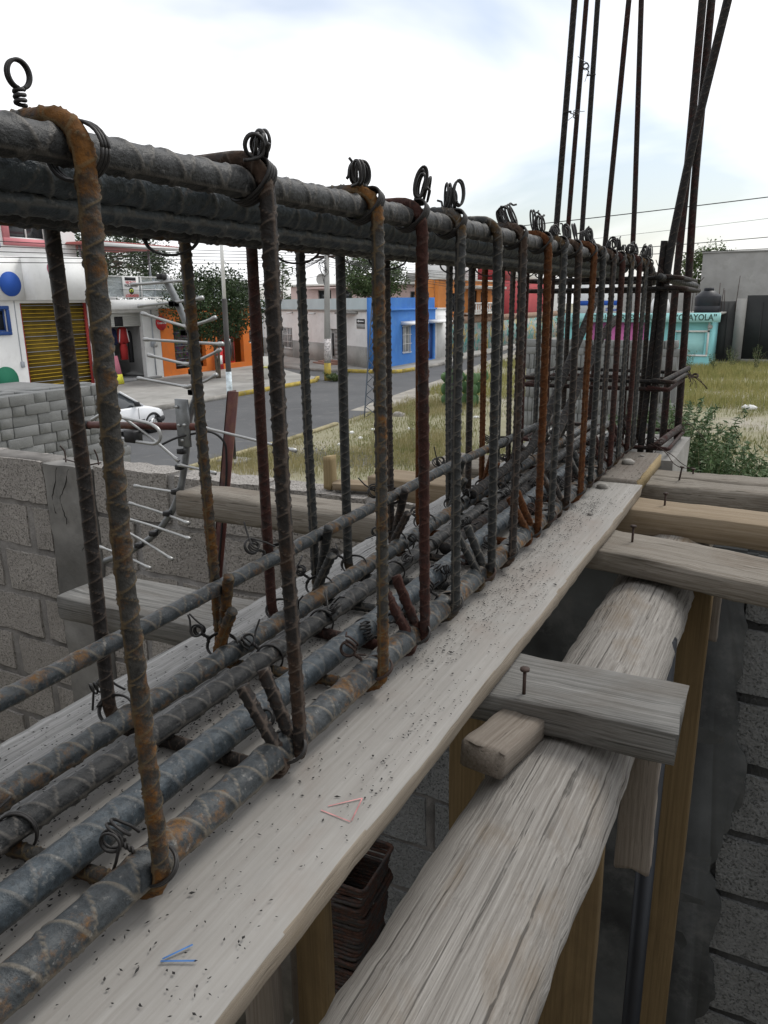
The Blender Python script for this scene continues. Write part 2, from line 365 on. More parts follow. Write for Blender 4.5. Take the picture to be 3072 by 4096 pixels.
M['w_joist'] = mat_wood('w_joist', (0.126, 0.107, 0.085), (0.255, 0.233, 0.2), (0.111, 0.081, 0.056), .6, .9, .05, .9, .5)
M['w_tan'] = mat_wood('w_tan', (0.185, 0.137, 0.085), (0.274, 0.222, 0.159), (0.155, 0.107, 0.059), .3, .6, 0, .9, .35)
M['w_log'] = mat_wood('w_log', (.135, .122, .108), (.30, .285, .262), (.15, .105, .06), .7, 1.0, .12, .92, .55, .75)
M['w_post'] = mat_wood('w_post', (0.0943, 0.0644, 0.0299), (0.1552, 0.1081, 0.0529), (0.0667, 0.0437, 0.0207), .3, .5, 0, .85, .25)
M['w_batten'] = mat_wood('w_batten', (0.126, 0.104, 0.085), (0.207, 0.181, 0.152), None, .5, .9, 0, .9, .4)
M['flake'] = plain('flake', (.022, .021, .020), .8, .4, 60)
M['rubble'] = plain('rubble', (0.288, 0.272, 0.248), .95, .25, 30, .6, 70)
M['pencil_blue'] = plain('pencil_blue', (.06, .16, .38), .8, .3, 60)
M['pencil_red'] = plain('pencil_red', (.55, .24, .24), .8, .3, 60)
# masonry
M['cmu'] = mat_block('cmu', (0.2509, 0.2327, 0.2158), (0.4303, 0.4069, 0.3770), .8, .8, .3)
M['cmu_grey'] = mat_block('cmu_grey', (0.178, 0.182, 0.182), (0.278, 0.283, 0.278), .35, .7, .6)
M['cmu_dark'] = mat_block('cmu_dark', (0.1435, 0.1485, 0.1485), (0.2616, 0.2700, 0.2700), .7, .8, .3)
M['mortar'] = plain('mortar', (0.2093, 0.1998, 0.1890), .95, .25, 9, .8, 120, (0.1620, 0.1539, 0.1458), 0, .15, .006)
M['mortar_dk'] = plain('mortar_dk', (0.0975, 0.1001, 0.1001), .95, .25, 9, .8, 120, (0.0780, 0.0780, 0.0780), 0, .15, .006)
M['concrete'] = plain('concrete', (0.1824, 0.1776, 0.1680), .9, .3, 4, .35, 60, (0.1152, 0.1152, 0.1104), 0, .2, .006)
M['concrete_lt'] = plain('concrete_lt', (0.264, 0.256, 0.24), .9, .2, 5, .35, 50, (0.184, 0.176, 0.16), 0, .2, .006)
M['plaster_dk'] = plain('plaster_dk', (0.0716, 0.0756, 0.0756), .8, .45, 3, .25, 40, (0.1174, 0.1174, 0.1134), 0, .3, .004)

# ------------------------------------------------------------------ ground, road, pavements (setting)
def sheet(name, P, z, mat, kind='structure'):
    mb = MB(); P = np.array([(x, y, z) for x, y in P]); mb.add(P, [np.arange(len(P))]); return tag(put(name, mb, mat), kind=kind)
def slab(name, P, z0, z1, mat):
    P = np.array(P, float); n = len(P); a = np.c_[P, np.full(n, z0)]; b = np.c_[P, np.full(n, z1)]; j = np.arange(n); k = (j+1) % n
    ar = .5*np.sum(P[:, 0]*np.roll(P[:, 1], -1)-np.roll(P[:, 0], -1)*P[:, 1])
    F = [np.stack((j, k, k+n, j+n), 1), np.arange(n)+n]
    if ar < 0: F = [f[..., ::-1] for f in F]
    mb = MB(); mb.add(np.concatenate((a, b)), F); return tag(put(name, mb, mat), kind='structure')

t = NT('soil'); v = t.map(rnd=False); n1 = t.noise(v, .16, 7, .62); n2 = t.noise(v, 1.9, 6, .7); n3 = t.noise(v, 22, 3, .6); n4 = t.noise(v, .05, 4)
c = t.mix(t.ramp(n2, .35, .65), (.26, .235, .195), (.40, .375, .33)); g = t.mix(n3, (.10, .115, .04), (.24, .215, .09))
c = t.mix(t.math('MULTIPLY', t.ramp(t.math('ADD', n1, t.math('MULTIPLY', n2, .3)), .50, .66), .55), c, g); c = t.mix(t.math('MULTIPLY', t.ramp(n3, .55, .7), .35), c, (.16, .15, .14))
M['soil'] = t.done(c, .97, t.bump(n3, .5, .02), 0, .1)
t = NT('asphalt'); v = t.map(rnd=False); n1 = t.noise(v, .35, 6, .65); n2 = t.noise(v, 30, 3, .7); n3 = t.noise(v, 2.2, 7, .7, .6)
c = t.mix(t.ramp(n1, .3, .7), (.058, .060, .064), (.095, .097, .100)); c = t.mix(t.math('MULTIPLY', n2, .35), c, (.15, .15, .15)); c = t.mix(t.math('MULTIPLY', t.ramp(n3, .57, .74), .45), c, (.24, .225, .20))
M['asphalt'] = t.done(c, .9, t.bump(n2, .4, .01), 0, .25)
M['pave'] = plain('pave', (.33, .32, .30), .9, .22, .5, .25, 14, (.22, .21, .195))
M['kerb'] = plain('kerb', (.31, .295, .27), .9, .25, 2, .3, 20, (.20, .19, .17))
M['kerb_y'] = plain('kerb_y', (.44, .33, .065), .85, .25, 3, .3, 20, (.27, .24, .18)); M['kerb_f'] = plain('kerb_f', (.33, .29, .17), .9, .25, 3, .3, 20, (.22, .2, .16))
M['dust'] = plain('dust', (.30, .28, .245), .95, .25, 1.2, .4, 25, (.20, .185, .16))
M['gravel'] = plain('gravel', (.19, .19, .20), .95, .6, 9, .9, 30, (.30, .29, .28), 0, .15, .03)

tag(sheet('ground', [(-400, -200), (400, -200), (400, 700), (-400, 700)], 0.0, M['soil']))
NEAR = [(-12.7, -60), (-12.7, 18.3), (-12.95, 21.3), (-13.3, 24.4), (-14.15, 30.3), (-15.2, 38.4), (-16.7, 46.8), (-18.0, 53), (-18.9, 62), (-19.4, 90)]
sheet('road', NEAR + [(-60, 90), (-60, -60)], .012, M['asphalt'])
sheet('dirt_verge', [(NEAR[i][0]-.55+.3*vnoise(i*1.7, 5), NEAR[i][1]) for i in range(3, 9)] + [(x+.5, y) for x, y in NEAR[8:2:-1]], .018, M['dust'])
slab('pavement_near_shops', [(-20.95, -60), (-20.95, 32.6), (-21.6, 33.9), (-23.0, 34.6), (-29.2, 39.9), (-36, 44.6), (-60, 44.6), (-60, -60)], .0, .16, M['pave'])
slab('pavement_by_blue_house', [(-19.15, 38.9), (-19.5, 38.35), (-20.5, 38.05), (-25.2, 38.25), (-27, 39.1), (-39, 48), (-60, 62), (-60, 100), (-20.6, 100), (-19.9, 60), (-19.5, 50), (-19.0, 44)], .0, .16, M['pave'])
def kerb(name, pts, w, z, mat, label):
    mb = MB(); pts = [np.array(p) for p in pts]
    for a, b in zip(pts[:-1], pts[1:]):
        d = (b-a)/np.linalg.norm(b-a); nrm = np.array((d[1], -d[0]))*w
        q = [a, b, b+nrm, a+nrm]; V = [(*p, 0.0) for p in q]+[(*p, z) for p in q]; mb.add(V, [BOXF])
    o = tag(put(name, mb, mat), kind='structure'); return o
kerb('kerb', [(-20.95, -20), (-20.95, 20.6)], .16, .185, M['kerb'], '')
kerb('kerb', [(-20.95, 21.3), (-20.95, 26.0)], .16, .185, M['kerb'], '')
kerb('kerb', [(-20.95, 26.0), (-20.95, 32.6), (-21.6, 33.9)], .16, .188, M['kerb_y'], '')
kerb('kerb', [(-20.95, 20.6), (-20.95, 21.3)], .17, .19, M['kerb_y'], '')
kerb('kerb', [(-25.2, 38.25), (-22.2, 38.1)], .15, .185, M['kerb'], '')
kerb('kerb', [(-22.2, 38.1), (-20.5, 38.05), (-19.5, 38.35), (-19.15, 38.9), (-19.1, 40.3)], .16, .20, M['kerb_y'], '')
kerb('kerb', [(-19.1, 40.3), (-19.0, 44), (-19.5, 50), (-19.9, 60)], .15, .185, M['kerb'], '')
kerb('kerb', [(-12.7, 2), (-12.7, 18.3), (-12.95, 21.3)], .16, .09, M['kerb_f'], '')
# gravel heap spread on the lot
mb = MB(); n = 2600; px = -9.9+RNG.normal(0, .75, n); py = 16.6+RNG.normal(0, .45, n); s = RNG.uniform(.012, .035, n)
V = np.zeros((n, 4, 3)); 
for k in range(4):
    V[:, k, 0] = px+s*math.cos(k*2.1+1)*RNG.uniform(.6, 1.2, n)*(k < 3); V[:, k, 1] = py+s*math.sin(k*2.1+1)*(k < 3); V[:, k, 2] = np.where(k < 3, 0.0, s*1.3)
i = np.arange(n)[:, None]*4; mb.add(V.reshape(-1, 3), [i+np.array((0, 1, 3)), i+np.array((1, 2, 3)), i+np.array((2, 0, 3))])
tag(put('gravel', mb, M['gravel']), 'loose grey gravel spread on the vacant lot', 'gravel', kind='stuff')
mb = MB(); n = 2600; px = .3+RNG.normal(0, .8, n); py = 12.4+RNG.normal(0, .35, n); V = np.zeros((n, 4, 3)); s = RNG.uniform(.012, .035, n)
for k in range(4):
    V[:, k, 0] = px+s*math.cos(k*2.1+1)*RNG.uniform(.6, 1.2, n)*(k < 3); V[:, k, 1] = py+s*math.sin(k*2.1+1)*(k < 3); V[:, k, 2] = np.where(k < 3, 0.0, s*1.3)
i = np.arange(n)[:, None]*4; mb.add(V.reshape(-1, 3), [i+np.array((0, 1, 3)), i+np.array((1, 2, 3)), i+np.array((2, 0, 3))])
tag(put('gravel', mb, M['gravel']), 'dark gravel patch in the weeds past the right-hand joists', 'gravel', kind='stuff')

# ------------------------------------------------------------------ formwork boards under the beam
H90 = math.pi/2
def edge_noise(o, amp, f, seed):
    pass
brd = timber('formwork_plank', 2.35, .287, .025, (-.431, .80, 3.4275), M['w_board'], rot=(0, 0, H90), seed=3, wob=.0014, ch=.0015, nl=110, edge=M['w_edge'])
tag(brd, 'wide pale concrete-stained formwork plank under the rebar cage', 'plank')
brd2 = timber('formwork_plank', 2.35, .135, .024, (-.646, .95, 3.4270), M['w_white'], rot=(0, 0, H90-.004), seed=5, wob=.0022, ch=.003, nl=110)
tag(brd2, 'narrow whitewashed formwork plank along the street side of the cage', 'plank')
brd3 = timber('formwork_plank', .40, .37, .036, (-.488, 2.180, 3.4300), M['w_dark'], rot=(0, 0, H90), seed=8, wob=.002, ch=.003, nl=30)
tag(brd3, 'short brown formwork plank butted against the concrete column', 'plank')
mb = MB(); box(mb, (-.3055, 1.985, 3.4125), (-.2985, 2.375, 3.4465)); put('sawn_edge', mb, M['w_yel'], brd3 and None, loc=(-.302, 2.18, 3.43))
bpy.data.objects['sawn_edge'].parent = brd3; bpy.data.objects['sawn_edge'].matrix_parent_inverse = (Matrix.Translation(brd3.location) @ Matrix.Rotation(H90, 4, 'Z')).inverted()

# mill-scale flakes and grit lying on the boards
n = 26000; px = np.where(RNG.random(n) < .6, RNG.uniform(-.56, -.295, n), RNG.uniform(-.70, -.30, n)); py = RNG.uniform(.05, 2.3, n)
keep = RNG.random(n) < np.clip(.45+.6*vnoise2(px*14, py*7, 3), .12, 1)*np.where(px > -.34, .45, 1); px, py = px[keep], py[keep]; n = len(px)
s = RNG.uniform(.0006, .0022, n)*np.where(RNG.random(n) < .05, 1.8, 1); a = RNG.uniform(0, 6.28, n); e = RNG.uniform(.2, .65, n); z0 = np.where(py > 1.98, 3.4485, 3.4405)
z0 = z0 + .0018
V = np.zeros((n, 5, 3))
for k in range(4):
    u = s*math.cos(k*math.pi/2)*RNG.uniform(.7, 1.3, n); w = s*e*math.sin(k*math.pi/2)*RNG.uniform(.7, 1.3, n)
    V[:, k] = np.stack((px+u*np.cos(a)-w*np.sin(a), py+u*np.sin(a)+w*np.cos(a), z0), 1)
V[:, 4] = np.stack((px, py, z0+s*.45), 1)
i = np.arange(n)[:, None]*5; mb = MB(); mb.add(V.reshape(-1, 3), [i+np.array(q) for q in ((0, 1, 4), (1, 2, 4), (2, 3, 4), (3, 0, 4))])
tag(put('rust_flakes', mb, M['flake']), 'dark mill-scale flakes scattered over the formwork planks', 'flakes', kind='stuff')
def pebble(name, x, y, z, s, label, seed, mat='rubble'):
    rg = np.random.default_rng(seed); mb = MB(); P = []
    th = np.linspace(0, 6.283, 8, endpoint=False)
    for zz, rr_ in ((0, .9), (.35, 1.0), (.7, .6)):
        P += [(x+s*rr_*math.cos(t)*rg.uniform(.75, 1.15), y+s*.75*rr_*math.sin(t)*rg.uniform(.75, 1.15), z+s*zz*rg.uniform(.7, 1.0)) for t in th]
    i = np.arange(16)[:, None]; q = np.array([(k, k//8*8+(k+1) % 8, k//8*8+(k+1) % 8+8, k+8) for k in range(16)])
    mb.add(np.array(P), [q, np.arange(16, 24)]); return tag(put(name, mb, M[mat], loc=(x, y, z)), label, 'rubble')
pebble('concrete_crumb', -.365, 2.19, 3.449, .020, 'larger concrete crumb on the short brown plank by the column', 1)
pebble('concrete_crumb', -.372, 1.90, 3.441, .017, 'flat concrete crumb near the far end of the wide pale plank', 2)
pebble('concrete_crumb', -.345, 2.31, 3.449, .008, 'tiny concrete crumb beside the column foot wires', 3)
pebble('concrete_crumb', -.345, 1.64, 3.441, .006, 'tiny pale crumb on the middle of the wide pale plank', 4)
mb = MB()
for p, q in (((-.352, .318), (-.341, .338)), ((-.352, .316), (-.329, .328))):
    p, q = np.array(p), np.array(q); d = q-p; nn = np.array((-d[1], d[0]))/np.linalg.norm(d)*.0008
    mb.add([(*(p-nn), 3.4424), (*(q-nn), 3.4424), (*(q+nn), 3.4424), (*(p+nn), 3.4424)], [np.array((0, 1, 2, 3))])
put('pencil_mark', mb, M['pencil_blue'], None, loc=(-.34, .325, 3.4424)); o = bpy.data.objects['pencil_mark']
def stick(o, par):
    o.parent = par; o.matrix_parent_inverse = (Matrix.Translation(par.location) @ par.rotation_euler.to_matrix().to_4x4()).inverted()
stick(o, brd)
mb = MB()
for p, q in (((-.335, .520), (-.312, .545)), ((-.312, .545), (-.305, .512)), ((-.338, .512), (-.305, .510))):
    p, q = np.array(p), np.array(q); d = q-p; nn = np.array((-d[1], d[0]))/np.linalg.norm(d)*.0006
    mb.add([(*(p-nn), 3.4424), (*(q-nn), 3.4424), (*(q+nn), 3.4424), (*(p+nn), 3.4424)], [np.array((0, 1, 2, 3))])
o = put('pencil_mark', mb, M['pencil_red'], None, loc=(-.33, .52, 3.4424)); stick(o, brd)

# ------------------------------------------------------------------ the tied beam cage
cage = thing('rebar_cage', 'long tied beam cage of ribbed bars and rectangular stirrups on planks', 'rebar cage', (-.5, 1.2, 3.441))
XR, XL, ZB = -.385, -.62, 3.4500
YR = [.178, .358, .541, .729, .840, .957, 1.098, 1.215, 1.358, 1.467, 1.574, 1.71, 1.80, 1.925, 2.03, 2.15, 2.27, 2.385, 2.46]
YL = [.17, .34, .525, .705, .835, .940, 1.05, 1.20, 1.335, 1.49, 1.60, 1.68, 1.80, 1.90, 2.01, 2.12, 2.25, 2.36, 2.45]
SM = ['st_grey', 'st_orange', 'st_brown', 'st_orange', 'st_red', 'st_grey', 'st_grey', 'st_brown', 'st_rust', 'st_grey', 'st_brown', 'st_rust', 'st_grey', 'st_brown', 'st_red', 'st_grey', 'st_red', 'st_grey', 'st_brown']
SR = .0066
for i, (y, yl) in enumerate(zip(YR, YL)):
    jx = random.uniform(-.004, .004); xr, xl = XR+jx*.3, XL+jx; zt, ztl = 4.010+random.uniform(-.004, .003), 4.006
    k = (yl-y)/(XL-XR)                                    # the hoop stands a little skew
    if i % 2 == 0:
        P = [(xr-.046, y+.017, ZB+.095), (xr, y+.012, ZB+.001), (xr, y, zt), (xl, yl, ztl), (xl, yl, ZB), (xr, y-.006, ZB-.0005), (xr-.052, y-.010, ZB+.088)]
    else:
        P = [(xl+.040, yl-.012, ZB+.125), (xl, yl+.010, ZB+.001), (xl, yl, ztl), (xr, y, zt), (xr, y, ZB), (xl, yl-.006, ZB-.0005), (xl+.05, yl-.022, ZB+.085)]
    # weave a mid point in each long leg so that it is not dead straight
    Q = [P[0]]
    for a, b in zip(P[:-1], P[1:]):
        a, b = np.array(a), np.array(b)
        if np.linalg.norm(b-a) > .3: Q.append((a+b)/2 + np.array((random.uniform(-.0025, .0025), random.uniform(-.004, .004), 0)))
        Q.append(b)
    mb = MB(); rebar(mb, Q, SR, pitch=.0112, fil=.030, n=14, rh=.20, ds=.0017); put('stirrup', mb, M[SM[i]], cage, True, True)
LB = [('bar_mix', [(-.412, -.25, 3.4690), (-.406, .3, 3.4690), (-.4045, .8, 3.4690), (-.405, 2.0, 3.4690), (-.405, 2.72, 3.4710)], .0145),
      ('bar_blue', [(-.470, -.25, 3.4720), (-.470, .6, 3.4700), (-.466, 1.0, 3.4690), (-.476, 1.8, 3.4690), (-.474, 2.75, 3.4710)], .0142),
      ('bar_grey', [(-.546, -.25, 3.4695), (-.538, .5, 3.4690), (-.540, 1.3, 3.4690), (-.538, 2.75, 3.4700)], .0118),
      ('bar_mix', [(-.592, -.25, 3.4690), (-.587, .7, 3.4690), (-.592, 1.6, 3.4690), (-.594, 2.75, 3.4700)], .0122),
      ('bar_mix', [(-.6015, -.25, 3.548), (-.6015, .5, 3.553), (-.6010, 1.1, 3.560), (-.6010, 1.45, 3.565), (-.6005, 2.0, 3.556), (-.5985, 2.5, 3.558)], .0090),
      ('bar_grey', [(-.4045, -.25, 3.9930), (-.4045, .6, 3.9930), (-.4045, 1.4, 3.993), (-.4045, 2.45, 3.9930), (-.4045, 2.60, 3.9870), (-.404, 2.66, 3.947)], .0110),
      ('bar_blue', [(-.4460, -.25, 3.9830), (-.4450, .9, 3.9835), (-.450, 2.40, 3.984)], .0128),
      ('bar_blue', [(-.4640, -.25, 3.9700), (-.4640, .9, 3.9700), (-.468, 2.40, 3.970)], .0118),
      ('bar_grey', [(-.5350, -.25, 3.9840), (-.5330, .9, 3.9840), (-.520, 2.55, 3.985)], .0122),
      ('bar_grey', [(-.5650, -.25, 3.9760), (-.5650, .9, 3.9760), (-.560, 2.55, 3.976)], .0112),
      ('bar_mix', [(-.6010, -.25, 3.9760), (-.6010, 1.2, 3.9760), (-.6005, 2.62, 3.975)], .0105),
      ('col_bar2', [(-.505, 1.20, 3.4700), (-.505, 1.75, 3.4720), (-.500, 2.40, 3.800), (-.500, 2.62, 3.84)], .0110),
      ('col_bar2', [(-.570, 1.50, 3.495), (-.568, 1.95, 3.520), (-.560, 2.60, 3.93)], .0105)]
for kb, (nm, P, r) in enumerate(LB):
    mb = MB(); rebar(mb, P, r, pitch=.0205, fil=.10, n=20, rh=.15, ds=.0026, ph=(1.9, 2.1, 1.7, 2.0, 2.2, 2.35, 1.0, 2.0, 1.2, 2.0, 2.2, 1.5, 1.8)[kb]); put('longitudinal_bar', mb, M[nm], cage, True, True)

def tie(name, c, e1, e2, R1, R2, out, parent, seed, bow=.008, tail=.02, mat='wire', wr=.0013, twist=.011, strands=2, el=1.0):
    """annealed tie wire: a doubled loop round the crossing, a twist and a curled end"""
    rg = np.random.default_rng(seed); c = np.array(c, float); e1 = np.array(e1, float); e1 /= np.linalg.norm(e1); e2 = np.array(e2, float); e2 /= np.linalg.norm(e2)
    nrm = np.cross(e1, e2); nrm /= np.linalg.norm(nrm); out = np.array(out, float); out /= np.linalg.norm(out); mb = MB()
    s1 = np.cross(out, (.3, .2, .93)); s1 /= np.linalg.norm(s1); s2 = np.cross(out, s1)
    a0 = math.atan2(out @ e2, out @ e1)
    for st in range(strands):
        off = (st-.5*(strands-1))*2.05*wr; turns = 1.0+rg.uniform(.0, .12); th = np.linspace(a0, a0+2*math.pi*turns, 26)
        P = [c + e1*R1*math.cos(q)*(1+.012*st) + e2*R2*math.sin(q)*(1+.012*st) + nrm*(off + (q-a0)*.0004) for q in th]
        p0 = c + out*max(R1, R2)*.92; ph = st*math.pi
        for q in np.linspace(0, 1, 16): P.append(p0 + out*twist*q + (s1*math.cos(ph+q*9)+s2*math.sin(ph+q*9))*wr*1.15)
        tip = p0 + out*twist; br = bow*.72*rg.uniform(.8, 1.25); bc = tip + out*br + s1*(.002*st)
        nb = s1*rg.uniform(.15, 1)*rg.choice((-1, 1))+s2*rg.uniform(-1, 1)+out*rg.uniform(-.35, .35); nb = nb-out*(nb @ out)*.6; nb /= np.linalg.norm(nb); b2 = np.cross(nb, out)
        for q in np.linspace(0, rg.uniform(1.6, 2.6)*2*math.pi, 34): P.append(bc + out*br*(el-1) - out*br*el*math.cos(q) + b2*br*(1.25-.25*el)*math.sin(q) + nb*(.0016*q*.45 + .0022*st))
        last = P[-1]; dv = P[-1]-P[-3]; dv = dv/np.linalg.norm(dv)
        P += [last + dv*tail*.5, last + dv*tail + s2*rg.uniform(-.006, .006)]
        Pp, _ = resample(fillet(np.array(P), .0008, 3), .0022); sweep(mb, Pp, wr, 6)
    return put(name, mb, M[mat], parent, True)
sd_ = 100
for i, (y, yl) in enumerate(zip(YR, YL)):
    f = 1.0
    # bottom right corner
    sd_ += 1; rg = random.Random(sd_)
    tie('tie_wire', (-.397, y+.004, 3.4730), (1, 0, .15), (0, .75+rg.uniform(-.2, .2), .6), .0220, .0160, (-.75, rg.uniform(-.9, .3), .45), cage, sd_, .008+.004*rg.random(), .018, 'wire' if i % 3 else 'wire_rust')
    # bottom left
    sd_ += 1; rg = random.Random(sd_)
    tie('tie_wire', (-.604, yl-.004, 3.4740), (1, .1, 0), (0, .6, .75), .0225, .0160, (rg.choice((-1, -.8, .5)), rg.uniform(-.5, .8), .5), cage, sd_, .010, .022)
    # side bar on the street legs
    if i in (0, 1, 4, 7, 9, 12): 
        sd_ += 1; tie('tie_wire', (-.608, yl, 3.556), (1, 0, .1), (0, .8, .55), .0215, .0185, (-.5, -.7, .35), cage, sd_, .012, .03)
    # top right corner, pig-tails standing up
    sd_ += 1; rg = random.Random(sd_)
    if i not in (1, 6): tie('tie_wire', (-.3985, y+.002, 3.9930), (.95, 0, .3), (0, .35, .9), .0200, .0150, (rg.uniform(-.5, .25), rg.uniform(-.25, .35), 1), cage, sd_, .0095+.003*rg.random(), .005, 'wire', .0015, .002, 4, 1.0+rg.random())
    # middle bars over the bottom leg
    for xb in ((-.47, -.54) if i < 12 else (-.47,)):
        if rg.random() < .75:
            t_ = (xb-XR)/(XL-XR); yy = y+(yl-y)*t_; sd_ += 1
            tie('tie_wire', (xb, yy, 3.4640), (.9, .45, 0), (0, .1, 1), .0175, .0190, (rg.choice((-1, 1))*.6, rg.uniform(-1, .4), .55), cage, sd_, .009, .022)
    # bundled bars at the top
    if i % 2 == 1:
        sd_ += 1; tie('tie_wire', (-.583, yl-.06, 3.9665), (1, .2, 0), (0, .1, 1), .0320, .0175, (-.6, .5, .25), cage, sd_, .005, .006)
# the big eye of twisted wire on the first hoop
mb = MB(); cx, cy, cz = -.412, .338, 4.0150; th = np.linspace(-1.3, 4.5, 34)
for st in (0, 1): sweep(mb, np.array([(cx+.0015*math.cos(q)+.0022*st, cy+.0062*math.cos(q), cz+.0135+.0075*math.sin(q)) for q in th]), .0011, 7)
th = np.linspace(0, 20, 60); sweep(mb, np.array([(cx+.0028*math.cos(q), cy+.0028*math.sin(q), cz-.003+.009*q/20) for q in th]), .0012, 7)
for st in (0, 1, 2): sweep(mb, np.array([(-.3975+.022*math.cos(q), .36+.002*math.cos(q)+.0026*st, 3.990+.017*math.sin(q)) for q in np.linspace(0, 6.3, 30)]), .0012, 6)
put('tie_wire', mb, M['wire'], cage, True)

# ------------------------------------------------------------------ column starter bars and the column
colc = thing('column_rebar', 'tall rust-red column starter bars rising from the far concrete column', 'rebar', (-.5, 2.55, 3.43))
CB = [('col_bar2', [(-.345, 2.45, 3.40), (-.342, 2.45, 3.75), (-.338, 2.45, 4.00), (-.300, 2.45, 4.30), (-.218, 2.45, 4.80)], .0105),
      ('col_bar', [(-.350, 2.78, 3.40), (-.352, 2.78, 3.9), (-.346, 2.78, 4.3), (-.345, 2.78, 4.95)], .0110),
      ('col_bar', [(-.305, 2.80, 3.40), (-.314, 2.80, 3.9), (-.324, 2.80, 4.25), (-.322, 2.80, 4.95)], .0110),
      ('col_bar2', [(-.690, 2.45, 3.40), (-.672, 2.45, 4.1), (-.642, 2.45, 4.90)], .0085),
      ('col_bar', [(-.735, 2.78, 3.40), (-.722, 2.78, 4.1), (-.690, 2.78, 5.05)], .0075),
      ('col_bar2', [(-.600, 2.45, 3.40), (-.592, 2.45, 4.1), (-.580, 2.45, 4.90)], .0070),
      ('col_bar', [(-.610, 2.78, 3.40), (-.590, 2.78, 4.1), (-.555, 2.78, 5.05)], .0080),
      ('col_bar', [(-.430, 2.45, 3.40), (-.440, 2.45, 4.1), (-.472, 2.45, 4.90)], .0068),
      ('col_bar2', [(-.372, 2.45, 3.43), (-.360, 2.46, 3.85), (-.352, 2.455, 4.06)], .0090)]
for nm, P, r in CB:
    mb = MB(); rebar(mb, P, r, pitch=r*1.9, fil=.12, n=14, rh=.10, ds=r*.42); put('starter_bar', mb, M[nm], colc, True, True)
for z, sx, m in ((3.955, 0, 'col_bar2'), (3.925, .012, 'col_bar2'), (3.655, .0, 'col_bar2'), (3.632, -.012, 'col_bar'), (3.452, .004, 'col_bar')):
    mb = MB(); x0, x1, y0, y1 = -.752, -.292+sx, 2.432, 2.822
    rebar(mb, [(x1-.06, y0-.0, z+.006), (x1, y0, z), (x1, y1, z-.004), (x0, y1, z), (x0, y0, z), (x1-.02, y0, z+.001)], .0058, pitch=.010, fil=.02, n=10, ds=.0035); put('column_tie', mb, M[m], colc, True, True)
mb = MB(); rebar(mb, [(-.350, 2.40, 3.958), (-.282, 2.70, 3.935)], .0105, n=14, ds=.004); put('bar_stub', mb, M['bar_grey'], colc, True, True)
mb = MB(); rebar(mb, [(-.325, 2.43, 3.462), (-.296, 2.76, 3.470)], .0105, n=14, ds=.004); put('bar_stub', mb, M['col_bar'], colc, True, True)
mb = MB(); rebar(mb, [(-.346, 2.435, 3.640), (-.290, 2.80, 3.668)], .0085, n=12, ds=.004); put('bar_stub', mb, M['col_bar2'], colc, True, True)
for k, (c, o_) in enumerate((((-.340, 2.45, 3.956), (-.4, -.8, .3)), ((-.318, 2.79, 3.935), (.5, -.6, .3)), ((-.300, 2.79, 3.650), (.9, -.2, -.2)), ((-.315, 2.79, 3.47), (.7, -.6, -.1)), ((-.342, 2.45, 3.47), (.8, -.5, .1)), ((-.68, 2.45, 3.65), (-.5, -.8, .2)), ((-.60, 2.45, 3.645), (.3, -.9, .2)), ((-.44, 2.45, 3.64), (.2, -.9, -.2)))):
    tie('tie_wire', c, (1, 0, 0), (0, .6, .8), .019, .017, o_, colc, 900+k, .011, .03, 'wire_rust', .0012)
mb = MB()
for k in range(7):
    a = random.uniform(-.7, .7); ln = random.uniform(.03, .065)
    P = fillet([(-.292, 2.795, 3.648), (-.285+.01*a, 2.78, 3.652), (-.272+.035*a+.02, 2.76, 3.652-ln*.55), (-.268+.05*a+.02, 2.755, 3.648-ln*(1-.5*abs(a)))], .015, 5); sweep(mb, resample(P, .004)[0], .0011, 5)
for P in ([(-.34, 2.43, 3.47), (-.29, 2.40, 3.452), (-.262, 2.36, 3.425), (-.235, 2.345, 3.415), (-.20, 2.33, 3.425)], [(-.33, 2.43, 3.463), (-.27, 2.39, 3.446), (-.24, 2.35, 3.43), (-.21, 2.30, 3.428)], [(-.30, 2.79, 3.50), (-.24, 2.72, 3.475), (-.20, 2.68, 3.44)]):
    sweep(mb, resample(fillet(P, .03, 6), .005)[0], .0012, 5)
put('loose_wire', mb, M['wire_rust'], colc, True)
# two thin twisted ties high up between the left starter bars
for c, o_ in (((-.655, 2.45, 4.43), (.9, -.2, -.3)), ((-.590, 2.45, 4.52), (-.4, -.5, .6))):
    tie('tie_wire', c, (1, 0, 0), (0, 1, .2), .0125, .0120, o_, colc, 77, .010, .03, 'wire', .0009)

def rough_box(name, lo, hi, mat, parent=None, amp=.004, step=.04, seed=1, loc=None):
    """cast or plastered block: all six faces gridded and slightly uneven"""
    lo, hi = np.array(lo, float), np.array(hi, float); mb = MB(); c = (lo+hi)/2
    n = np.maximum(2, np.minimum(90, ((hi-lo)/step).astype(int)+1))
    for a in range(3):
        b1, b2 = (a+1) % 3, (a+2) % 3; U, Wd = np.meshgrid(np.linspace(lo[b1], hi[b1], n[b1]), np.linspace(lo[b2], hi[b2], n[b2]), indexing='ij')
        for e in (0, 1):
            V = np.zeros((*U.shape, 3)); V[..., b1] = U; V[..., b2] = Wd; V[..., a] = (lo, hi)[e][a]
            i, j = np.meshgrid(np.arange(n[b1]-1), np.arange(n[b2]-1), indexing='ij'); k = n[b2]
            q = np.stack((i*k+j, (i+1)*k+j, (i+1)*k+j+1, i*k+j+1), -1).reshape(-1, 4)
            V = V.reshape(-1, 3); d = np.stack([vnoise2(V[:, 0]*11+3*V[:, 2]+q_, V[:, 2]*13+V[:, 1]*9+q_*2, seed+q_) for q_ in range(3)], 1)
            mb.add(V + d*amp, [q if e else q[:, ::-1]])
    return put(name, mb, mat, parent, False, False, loc)
